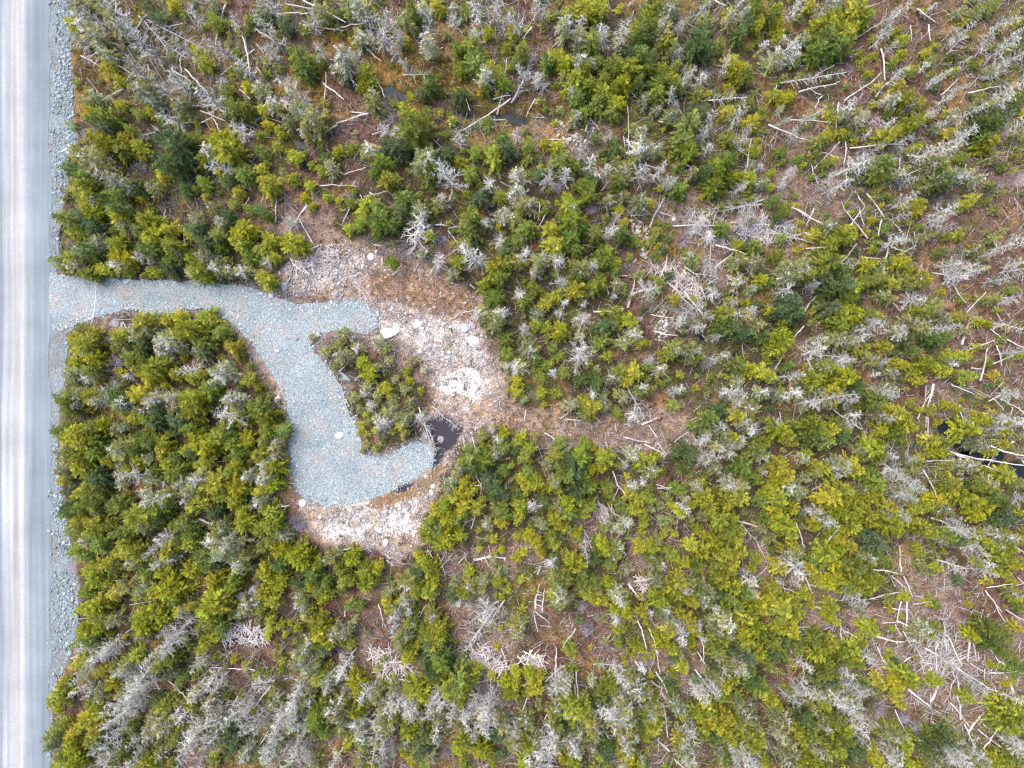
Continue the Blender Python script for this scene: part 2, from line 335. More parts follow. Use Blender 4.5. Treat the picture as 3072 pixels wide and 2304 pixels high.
BIOME = [". . M M M M M H M M M M H M M M H F F F M M M F F F F H H H M M", ". . M A M M M M M M A M A M M M H F F F F F H F F F F H H H H M",
 ". . A A M M M M M A H A A A F F H F F F F F H H F F H H H H M M", ". . A M M M M M A A H H M A M A F F F F F M M F H H M H H H M M",
 ". . F F F F F M A H H H F F F F P P P F F M M F H P H M H M M M", ". . F F F F F F F H H F F F F F F F F H F F F F P P M M M M H H",
 ". . F F A F F H P P P F F F A F F F F P P P M P P P P F H H H H", ". . F F F F F F P P P F F F F F F F F H A P P P P A F F H H H H",
 ". . F F F F F F F P P P P P F F F F F H P P P F F A A F H H H H", ". . . . . . . . . . P P P P P F F F F H H P F F F F F H H P H H",
 ". . F P F F F F . . . P P P F F F F F H H F F F F F F H H P H H", ". . F F F F F F P . F F P P P F F F F F F F F F F F F H H H H H",
 ". . F F F F F F F . . F F P P F F F F F H H F F F F F M H P M M", ". . F F F F F F F . . F F P P P P P P P P P F F F F F M M M M M",
 ". . F F F F F F F . . . . P F F F F F F F F F F F F F H M M F M", ". . F F F F F F F . . . P P F F F F F F H F F F F F F F P F F F",
 ". . F F F F F F F P P P P F F F F F P F H F F F F F F F F F F F", ". . F F F F F F F F H H H F P P P F F F P H F P F F F F P F P H",
 ". . F F F F F F F H H P F P P P F F H F F F F F P P F F P P H H", ". . F F F F F H F F H H P F P P P H H F P F F F F P P P P P H P",
 ". . M F M F M H H F H P P F P P H H H P P P F F F F H P P P P P", ". . H M M M H M M M H M M M M P F H F F F P F F H H F H P P P P",
 ". M H M M M M M M M M M M M M M H F F F M F F H F F F F H P P F", ". M M M H M H M M M H M H M M H M F F M M H F F F F F F F M M F"]
BIOME = [r.split() for r in BIOME]
def biome(x, y):
    x = np.asarray(x, float); y = np.asarray(y, float)
    px = x / MPP + 1536 + 45 * vnoise(x, y, 0.35, 3) + 25 * vnoise(x, y, 1.1, 4)
    py = 1152 - y / MPP + 45 * vnoise(x, y, 0.35, 5) + 25 * vnoise(x, y, 1.1, 6)
    c = np.clip((px / 96).astype(int), 0, 31); r = np.clip((py / 96).astype(int), 0, 23)
    return np.array(BIOME)[r, c]

ROAD_R = PX(150, 0)[0]
def height(x, y):
    x = np.asarray(x, float); y = np.asarray(y, float)
    h = 0.10 + 0.16 * vnoise(x, y, 0.22, 11) + 0.10 * vnoise(x, y, 0.7, 12) + 0.06 * vnoise(x, y, 1.9, 13)
    ds = np.minimum(np.minimum(sdf(PAD, x, y), x - ROAD_R), 50.0)
    k = smooth(-0.25, 0.9, ds)
    h = h * k * (0.35 + 0.65 * smooth(0, 3, ds)) - 0.12 * (1 - smooth(-0.35, 0.25, ds + 0.25 * vnoise(x, y, 1.6, 14)))
    dr = sdf(RIP, x, y); h = np.where(dr < 0, np.minimum(h, 0.0) - 0.06, h)
    dp = sdf(POND, x, y); h = h - 0.75 * (1 - smooth(-0.7, 0.55, dp + 0.12 * vnoise(x, y, 2.2, 15)))
    for q in POOLS_AND_SHADE:
        h = h - 0.5 * (1 - smooth(-0.5, 0.35, sdf(q, x, y) + 0.15 * vnoise(x, y, 2.0, 16)))
    return h

gx = np.arange(-56, 56.01, 0.25); gy = np.arange(-42, 42.01, 0.25)
ext = np.array([1, 3, 7, 15, 30, 60, 120, 250, 500, 1000, 2400.0])
gx = np.r_[-56 - ext[::-1], gx, 56 + ext]; gy = np.r_[-42 - ext[::-1], gy, 42 + ext]
GX, GY = np.meshgrid(gx, gy); fx, fy = GX.ravel(), GY.ravel()
GZ = height(fx, fy)
SOIL = {'F': (0.085, 0.062, 0.042), 'M': (0.135, 0.098, 0.066), 'H': (0.15, 0.095, 0.070), 'P': (0.215, 0.15, 0.118), 'A': (0.21, 0.125, 0.035), '.': (0.17, 0.13, 0.11)}
bm = biome(fx, fy)
soil = np.zeros((len(fx), 3))
for k, c in SOIL.items(): soil[bm == k] = c
# moss and amber sedge patches, pale litter
def blend(soil, w, c): return soil * (1 - w[:, None]) + np.array(c) * w[:, None]
soil = blend(soil, 0.8 * smooth(0.0, 0.45, vnoise(fx, fy, 0.55, 21)) * np.isin(bm, list('FMA')), (0.10, 0.094, 0.028))
soil = blend(soil, 0.65 * smooth(0.15, 0.55, vnoise(fx, fy, 0.6, 36)) * np.isin(bm, list('HP')), (0.12, 0.10, 0.04))
soil = blend(soil, 0.7 * smooth(0.3, 0.65, vnoise(fx, fy, 0.42, 22)) * np.isin(bm, list('FMHP')), (0.24, 0.145, 0.06))
soil = blend(soil, 0.6 * smooth(0.2, 0.6, vnoise(fx, fy, 0.8, 23)) * np.isin(bm, list('HP')), (0.125, 0.06, 0.052))
wc = 1 - smooth(-0.6, 0.4, sdf(CLEAR, fx, fy) + 0.7 * vnoise(fx, fy, 0.9, 24))
soil = blend(soil, wc, (0.37, 0.285, 0.255)); soil = blend(soil, wc * 0.7 * smooth(-0.1, 0.5, vnoise(fx, fy, 0.9, 35)), (0.29, 0.195, 0.15))
brown = ov([(800,590),(900,585),(1000,620),(1035,655),(1010,690),(930,680),(850,650),(800,640)])
soil = blend(soil, wc * (1 - smooth(-0.8, 0.5, sdf(brown, fx, fy) + 0.6 * vnoise(fx, fy, 0.9, 25))), (0.33, 0.205, 0.145))
white = [(ov([(940,810),(980,790),(1030,800),(1050,840),(1010,870),(960,860)]), 0.9), (ov([(840,1105),(900,1095),(915,1130),(880,1150),(850,1140)]), 0.9), (ov([(705,1130),(800,1120),(800,1150),(730,1160)]), 0.8), (ov([(830,690),(900,680),(1000,700),(1060,760),(1040,800),(960,790),(880,740)]), 0.55), (ov([(680,1095),(920,1080),(910,1150),(720,1160)]), 0.45), (ov([(620,570),(720,545),(800,560),(760,600),(640,630)]), 0.35)]
for q, a in white:
    soil = blend(soil, a * (1 - smooth(-0.5, 0.4, sdf(q, fx, fy) + 0.8 * vnoise(fx, fy, 1.3, 26))), (0.66, 0.64, 0.61))
wt = np.maximum(1 - smooth(-0.4, 0.5, sdf(TRACK, fx, fy) + 0.6 * vnoise(fx, fy, 0.9, 27)), 1 - smooth(-0.3, 0.3, sdf(STRIP, fx, fy) + 0.3 * vnoise(fx, fy, 1.2, 28)))
soil = blend(soil, 0.7 * wc * smooth(0.2, 0.6, vnoise(fx, fy, 1.4, 37)), (0.34, 0.25, 0.13))
soil = blend(soil, 0.9 * wt, (0.34, 0.235, 0.175))
for q in GRASS: soil = blend(soil, 0.8 * (1 - smooth(-0.3, 0.3, sdf(q, fx, fy))), (0.30, 0.20, 0.10))
soil = blend(soil, smooth(-0.02, -0.35, GZ), (0.03, 0.028, 0.026))
soil = blend(soil, 1 - smooth(-0.3, 0.2, sdf(RIP, fx, fy) + 0.35 * vnoise(fx, fy, 1.2, 29)), (0.22, 0.24, 0.25))
nx_, ny_ = len(gx), len(gy)
ii = (np.arange(ny_ - 1)[:, None] * nx_ + np.arange(nx_ - 1)[None, :]).ravel()
F1 = np.c_[ii, ii + 1, ii + 1 + nx_]; F2 = np.c_[ii, ii + 1 + nx_, ii + nx_]
gme = tri_mesh('ground', np.c_[fx, fy, GZ], np.r_[F1, F2], M_GROUND, smooth_shade=True)
soil = blend(soil, smooth(0.0, 5.0, np.maximum(abs(fx) - 50, abs(fy) - 38)), (0.12, 0.105, 0.055)); soil = soil * 0.66
ga = gme.attributes.new('soil', 'FLOAT_COLOR', 'POINT'); ga.data.foreach_set('color', np.c_[soil, np.ones(len(soil))].astype(np.float32).ravel())
ground = tag(link('ground', gme), kind='structure')

def sheet(name, poly, z, mat, rag=0.0, step=0.2, seed=1):
    """flat sheet with a ragged outline"""
    P = []
    n = len(poly)
    for i in range(n):
        a = np.array(poly[i]); b = np.array(poly[(i + 1) % n]); m = max(1, int(np.linalg.norm(b - a) / step))
        P += [a + (b - a) * k / m for k in range(m)]
    P = np.array(P)
    if rag:
        d = np.roll(P, -1, 0) - np.roll(P, 1, 0); nn = np.c_[d[:, 1], -d[:, 0]]; nn /= np.linalg.norm(nn, axis=1)[:, None] + 1e-9
        P = P + nn * (rag * (vnoise(P[:, 0], P[:, 1], 1.4, seed) + 0.6 * vnoise(P[:, 0], P[:, 1], 3.7, seed + 1)))[:, None]
    me = bpy.data.meshes.new(name); me.from_pydata([(p[0], p[1], z) for p in P], [], [list(range(len(P)))]); me.update()
    if me.polygons[0].normal.z < 0: me.flip_normals()
    me.materials.append(mat)
    return tag(link(name, me), kind='structure')

xr = ROAD_R - 8.4
rv = []; ys = np.r_[-2400, -600, -200, np.arange(-60, 60.1, 0.5), 200, 600, 2400]
prof = [(0.0, -0.05), (0.4, 0.012), (1.6, 0.03), (4.2, 0.06), (6.8, 0.03), (8.0, 0.012), (8.4, -0.002)]
for y in ys:
    for dx, z in prof:
        e = 0.22 * float(vnoise(y, 0.0, 0.5, 31)) + 0.08 * float(vnoise(y, 3.0, 1.9, 32)) if dx in (0.0, 8.4) else 0
        rv.append((xr + dx + e, y, z))
n = len(prof)
rf = [(i * n + j, i * n + j + 1, (i + 1) * n + j + 1, (i + 1) * n + j) for i in range(len(ys) - 1) for j in range(n - 1)]
rme = bpy.data.meshes.new('gravel_road'); rme.from_pydata(rv, [], rf); rme.update(); rme.materials.append(M_ROAD)
rme.polygons.foreach_set('use_smooth', [True] * len(rme.polygons))
road = tag(link('gravel_road', rme), kind='structure')
shoulder = sheet('rock_shoulder', RIP, -0.02, M_SHOULDER, 0.12, seed=41)
driveway = sheet('gravel_driveway', PAD, -0.012, M_GRAVEL, 0.16, seed=43)
pond = sheet('pond', [(x + (0.5 if i in (4, 5, 6, 7) else -0.4 if i in (0, 1, 17, 18) else 0), y) for i, (x, y) in enumerate(POND)], -0.26, M_POND)
for i, q in enumerate(POOLS_AND_SHADE):
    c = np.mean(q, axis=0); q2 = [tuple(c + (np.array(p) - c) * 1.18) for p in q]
    sheet('pool' if i == 0 else 'brook_pool_or_shade', q2, -0.22, M_BROOK_AND_SHADE if i else M_POND)  # brook pools, plus one dark sheet that stands for shade

# ------------------------------------------------------------------ stones
phi = (1 + 5 ** 0.5) / 2
ICO_V = np.array([(-1, phi, 0), (1, phi, 0), (-1, -phi, 0), (1, -phi, 0), (0, -1, phi), (0, 1, phi), (0, -1, -phi), (0, 1, -phi), (phi, 0, -1), (phi, 0, 1), (-phi, 0, -1), (-phi, 0, 1)], float)
ICO_V /= np.linalg.norm(ICO_V[0])
ICO_F = np.array([(0, 11, 5), (0, 5, 1), (0, 1, 7), (0, 7, 10), (0, 10, 11), (1, 5, 9), (5, 11, 4), (11, 10, 2), (10, 7, 6), (7, 1, 8), (3, 9, 4), (3, 4, 2), (3, 2, 6), (3, 6, 8), (3, 8, 9), (4, 9, 5), (2, 4, 11), (6, 2, 10), (8, 6, 7), (9, 8, 1)])
def rock_proto(seed, sub=0):
    r = np.random.default_rng(seed); V, F = ICO_V.copy(), ICO_F.copy()
    for _ in range(sub):
        cache = {}; nv = list(V); nf = []
        def mid(a, b):
            k = (min(a, b), max(a, b))
            if k not in cache:
                p = V[a] + V[b]; cache[k] = len(nv); nv.append(p / np.linalg.norm(p))
            return cache[k]
        for a, b, c in F:
            x, y, z = mid(a, b), mid(b, c), mid(c, a); nf += [(a, x, z), (b, y, x), (c, z, y), (x, y, z)]
        V, F = np.array(nv), np.array(nf)
    if sub == 0: V = V * r.uniform(0.75, 1.25, (len(V), 1))
    else:
        for _ in range(11):            # chop with planes: angular faces
            n = r.normal(size=3); n /= np.linalg.norm(n); d = r.uniform(0.58, 0.85)
            e = V @ n - d; V = V - np.outer(np.maximum(e, 0) * 0.93, n)
        V = V + 0.03 * r.normal(size=V.shape)
    V = V * np.array([r.uniform(0.85, 1.25), r.uniform(0.7, 1.0), r.uniform(0.5, 0.8)])
    return V, F
ROCKS = [rock_proto(100 + i) for i in range(8)]
def rand_in(poly, n, r):
    P = np.array(poly); lo, hi = P.min(0), P.max(0); o = np.zeros((0, 2))
    while len(o) < n:
        q = r.uniform(lo, hi, (n * 3, 2)); q = q[sdf(poly, q[:, 0], q[:, 1]) < 0]; o = np.r_[o, q]
    return o[:n]
def in_frame(p, m=1.0): return (abs(p[:, 0]) < 46.1 + m) & (abs(p[:, 1]) < 34.6 + m)
def stones_mesh(name, pts, size, zfun, cols, r, sink=0.25):
    Vs, Fs, Cs, n = [], [], [], 0
    z = zfun(pts[:, 0], pts[:, 1])
    for i in range(len(pts)):
        V, F = ROCKS[int(r.integers(8))]; a = r.uniform(0, 6.28); c, s = math.cos(a), math.sin(a)
        W = V * size[i]; W = np.c_[W[:, 0] * c - W[:, 1] * s + pts[i, 0], W[:, 0] * s + W[:, 1] * c + pts[i, 1], W[:, 2] + z[i] + size[i] * sink]
        Vs.append(W); Fs.append(F + n); n += len(V); Cs.append(np.repeat(cols[i][None], len(F), 0))
    return tri_mesh(name, np.concatenate(Vs), np.concatenate(Fs), M_STONE, col=np.concatenate(Cs))
def stone_cols(n, base, var, r, warm=0.1):
    c = np.array(base)[None] * r.uniform(1 - var, 1 + var, (n, 1)); w = r.uniform(-warm, warm, (n, 1))
    return np.clip(c * np.c_[1 + w, np.ones(n), 1 - w], 0.02, 0.9)
STONE_OBJ = []
for i in range(6):
    V, F = rock_proto(300 + i, 1); STONE_OBJ.append(tri_mesh('stone', V, F, M_BOULDER))
def stone_part(parent, x, y, s, z, col, r):
    o = link('stone', STONE_OBJ[int(r.integers(6))], parent); o.location = (x, y, z + s * 0.25); o.scale = (s, s, s * r.uniform(0.8, 1.1))
    o.rotation_euler = (r.uniform(-.2, .2), r.uniform(-.2, .2), r.uniform(0, 6.28)); o.color = (*col, 1)
r = np.random.default_rng(51)
flat = lambda x, y: np.full(np.shape(x), -0.03)
# roadside riprap: the biggest are parts, the rest one mass
p = rand_in(RIP, 13000, r); p = p[(p[:, 0] > ROAD_R - 0.25) & in_frame(p)]; p = p[r.random(len(p)) < 0.06 + 0.94 * smooth(0.15, 1.0, p[:, 0] - ROAD_R + 0.3 * vnoise(p[:, 0], p[:, 1], 0.9, 53))]
keep = ~((sdf(PAD, p[:, 0], p[:, 1]) < 0.3)) & (vnoise(p[:, 0], p[:, 1], 0.35, 52) > -0.62)
p = p[keep]; s = np.clip(r.lognormal(-2.7, 0.38, len(p)), 0.04, 0.2)
big = np.argsort(-s)[:220]; c = stone_cols(len(p), (0.30, 0.36, 0.385), 0.45, r)
for i in big: stone_part(shoulder, p[i, 0], p[i, 1], s[i] * 1.1, -0.02, c[i], r)
m = np.ones(len(p), bool); m[big] = False
tag(link('riprap_stones', stones_mesh('riprap_stones', p[m], s[m], flat, c[m], r), shoulder), kind='stuff')
# gravel of the pad and its coarse rim
p = rand_in(PAD, 15000, r); p = p[(p[:, 0] > ROAD_R + 0.3)]
d = sdf(PAD, p[:, 0], p[:, 1]); far = smooth(PX(500, 0)[0], PX(760, 0)[0], p[:, 0])
k = r.random(len(p)) < np.where(d > -0.55, 0.9, 0.10 + 0.75 * far); p, d = p[k], d[k]
s = np.clip(r.lognormal(-3.2, 0.38, len(p)) * np.where(d > -0.6, 1.4, 1.0), 0.025, 0.2)
e = np.concatenate([np.array(a_) + (np.array(b_) - np.array(a_)) * r.random((130, 1)) for a_, b_ in zip(PAD, PAD[1:])]) + r.normal(0, 0.42, (130 * (len(PAD) - 1), 2))
e = e[(e[:, 0] > ROAD_R + 0.5) & (r.random(len(e)) < 0.45)]; p = np.r_[p, e]; s = np.r_[s, np.clip(r.lognormal(-3.1, 0.4, len(e)), 0.025, 0.16)]
c = stone_cols(len(p), (0.40, 0.465, 0.485), 0.4, r, 0.08)
tag(link('loose_gravel', stones_mesh('loose_gravel', p, s, lambda x, y: np.maximum(height(x, y), -0.03), c, r), driveway), kind='stuff')
# rubble in the clearing
p = rand_in(CLEAR, 12000, r); d = sdf(PAD, p[:, 0], p[:, 1]); p = p[(d > 0.05) & (sdf(POND, p[:, 0], p[:, 1]) > 0.1)]
wgt = np.full(len(p), 0.45)
for q, a in white: wgt = np.maximum(wgt, np.where(sdf(q, p[:, 0], p[:, 1]) < 0.4, 1.0, 0))
wgt = np.where(sdf(brown, p[:, 0], p[:, 1]) < 0, 0.18, wgt)
p = p[r.random(len(p)) < wgt]
s = np.clip(r.lognormal(-2.95, 0.5, len(p)), 0.03, 0.34); big = np.argsort(-s)[:160]
c = stone_cols(len(p), (0.52, 0.47, 0.45), 0.4, r, 0.08)
gz = height(p[:, 0], p[:, 1])
for i in big: stone_part(ground, p[i, 0], p[i, 1], s[i], gz[i], c[i], r)
m = np.ones(len(p), bool); m[big] = False
tag(link('rubble', stones_mesh('rubble', p[m], s[m], height, c[m], r), ground), kind='stuff')
# stones showing in the brook bed
p = np.concatenate([rand_in(tl(2, 0, [(350,1020),(720,1050),(700,1260),(420,1260)]), 130, r), rand_in(tl(2, 1, [(1000,200),(1180,280),(1180,620),(1080,500)]), 90, r), rand_in(tl(2, 1, [(1240,980),(1340,1000),(1330,1300),(1230,1300)]), 60, r), rand_in(tl(1, 3, [(960, 1000), (1100, 1000), (1100, 1200), (1000, 1200)]), 4, r)])
s = np.clip(r.lognormal(-2.3, 0.4, len(p)), 0.05, 0.3); c = stone_cols(len(p), (0.52, 0.49, 0.45), 0.3, r)
tag(link('brook_stones', stones_mesh('brook_stones', p, s, height, c, r), ground), kind='stuff')

# named boulders: tile column, row, x, y, half-width m, height ratio, colour, label
BLD = [(0,0,625,1300,0.62,0.8,(0.52,0.50,0.52),'large pale rounded boulder on the road shoulder by the trees'),
 (0,0,545,1300,0.2,0.7,(0.55,0.5,0.48),'small pale stone left of the big shoulder boulder'),
 (1,1,1150,1222,0.72,0.45,(0.82,0.82,0.80),'big flat white rock at the tip of the gravel heap'),
 (1,1,1215,1175,0.42,0.5,(0.80,0.80,0.78),'white rock just upper right of the big flat white rock'),
 (1,1,1395,1140,0.42,0.5,(0.78,0.77,0.75),'lone white rock near the middle of the rubble clearing'),
 (1,1,1885,1290,0.55,0.6,(0.70,0.68,0.70),'squarish pale boulder at the right edge of the rubble clearing'),
 (1,1,1810,1178,0.42,0.5,(0.50,0.49,0.52),'grey slab among sticks at the clearing right edge'),
 (1,1,1870,1150,0.34,0.6,(0.45,0.44,0.46),'dark grey stone beside the grey slab at the clearing edge'),
 (1,1,1000,562,0.33,0.6,(0.72,0.70,0.68),'pale stone under the trees at the clearing top'),
 (1,1,130,890,0.32,0.6,(0.48,0.52,0.52),'grey angular stone where the gravel lane meets the clearing'),
 (1,1,245,812,0.40,0.5,(0.55,0.55,0.57),'pale grey slab at the clearing left edge above the lane'),
 (1,1,178,1372,0.2,0.7,(0.74,0.68,0.66),'small whitish stone lying alone on the upper gravel pad'),
 (1,1,775,1595,0.5,0.5,(0.30,0.42,0.38),'long pale green slab at the left foot of the tree island'),
 (1,2,728,445,0.36,0.6,(0.84,0.83,0.80),'white rock lying alone on the lower gravel pad'),
 (1,2,1592,480,0.36,0.8,(0.40,0.38,0.36),'round grey boulder standing in the pond water'),
 (1,2,1530,880,0.26,0.7,(0.66,0.63,0.62),'pale stone right of the narrow ditch pool'),
 (1,2,1520,940,0.3,0.6,(0.68,0.66,0.64),'pale stone between the ditch grass and the dark spruces'),
 (1,2,400,1030,0.36,0.6,(0.70,0.68,0.66),'pale stone off the lower left corner of the gravel pad'),
 (1,2,1130,1365,0.34,0.7,(0.74,0.73,0.72),'pale block near the lower end of the rubble clearing'),
 (1,2,610,1258,0.24,0.7,(0.80,0.79,0.78),'small white stone at the lower left of the rubble clearing'),
 (1,2,1058,1258,0.3,0.5,(0.76,0.73,0.72),'pinkish white stone between the two lower white outcrops'),
 (1,2,190,130,0.32,0.6,(0.66,0.60,0.60),'pinkish stone on the left rim of the upper pad'),
 (0,3,2085,165,0.44,0.75,(0.70,0.69,0.70),'pale rounded boulder, left one of a pair among the firs'),
 (0,3,2195,135,0.5,0.75,(0.52,0.51,0.54),'grey angular boulder, right one of a pair among the firs'),
 (0,1,990,1140,0.42,0.35,(0.30,0.30,0.31),'grey slab on brown heath just below the gravel lane'),
 (0,1,1060,1150,0.3,0.45,(0.30,0.34,0.35),'small blue-grey slab leaning on the heath slab'),
 (2,1,1395,240,0.2,0.8,(0.72,0.70,0.62),'small cream stone by a log above the slash clearing'),
 (2,1,1130,495,0.26,0.7,(0.70,0.68,0.64),'pale stone in the dry brook bed left of the slash'),
 (2,1,1075,345,0.24,0.7,(0.70,0.68,0.64),'pale stone at the upper end of the dry brook bed'),
 (3,2,1565,770,0.26,0.7,(0.75,0.70,0.68),'pinkish white stone left of the right-hand brook pools'),
 (2,0,490,1215,0.22,0.7,(0.70,0.69,0.68),'pale stone in the brook bed under the upper trees')]
BIG = []
for i in range(9):
    V, F = rock_proto(500 + i, 3); BIG.append(tri_mesh('boulder', V, F, M_BOULDER, smooth_shade=False))
for i, (tc_, tr_, x, y, w, hr, colr, lab) in enumerate(BLD):
    X, Y = tl(tc_, tr_, [(x, y)])[0]
    o = link('boulder', BIG[i % 9]); z = float(height(X, Y))
    if sdf(PAD, np.array([X]), np.array([Y]))[0] < 0: z = -0.01
    if i == 14: z = -0.35
    o.location = (X, Y, z + w * hr * 0.25); o.scale = (w, w, w * hr * 1.3); o.rotation_euler = (0, 0, 1.7 * i); o.color = (*colr, 1)
    if i == 12: o.scale = (0.55, 0.22, 0.22); o.rotation_euler = (0, 0, -0.75)
    tag(o, lab, 'boulder')
# white bedrock outcrops: several slabs each
def outcrop(lab, pieces):
    root = link('rock_outcrop', None); X, Y = tl(*pieces[0][:2], [pieces[0][2:4]])[0]; z = float(height(X, Y)); root.location = (X, Y, z); tag(root, lab, 'rock')
    for k, (a, b, x, y, w) in enumerate(pieces):
        x1, y1 = tl(a, b, [(x, y)])[0]; o = link('slab', BIG[(k * 3 + 2) % 9], root)
        o.location = (x1 - X, y1 - Y, 0.02); w *= 0.74; o.scale = (w, w * 0.8, w * 0.34); o.rotation_euler = (0.08 * math.sin(k), 0.08 * math.cos(2 * k), 2.1 * k); g = 0.80 + 0.03 * math.sin(3 * k); o.color = (g, g, g * 0.98, 1)
outcrop('large broken white bedrock outcrop above the pond', [(1,1,1840,1550,0.85),(1,1,1910,1590,0.6),(1,1,1700,1640,0.75),(1,2,1640,40,0.8),(1,2,1760,30,0.7),(1,2,1880,40,0.55),(1,2,1680,90,0.45),(1,2,1870,90,0.4),(1,1,2000,1640,0.45)])
outcrop('white bedrock outcrop at the lower right of the clearing', [(1,2,1250,1200,0.8),(1,2,1190,1150,0.5),(1,2,1300,1160,0.45),(1,2,1240,1280,0.4)])
outcrop('low white bedrock outcrop at the lower left of the clearing', [(1,2,740,1280,0.6),(1,2,820,1270,0.6),(1,2,900,1275,0.5),(1,2,780,1235,0.4)])

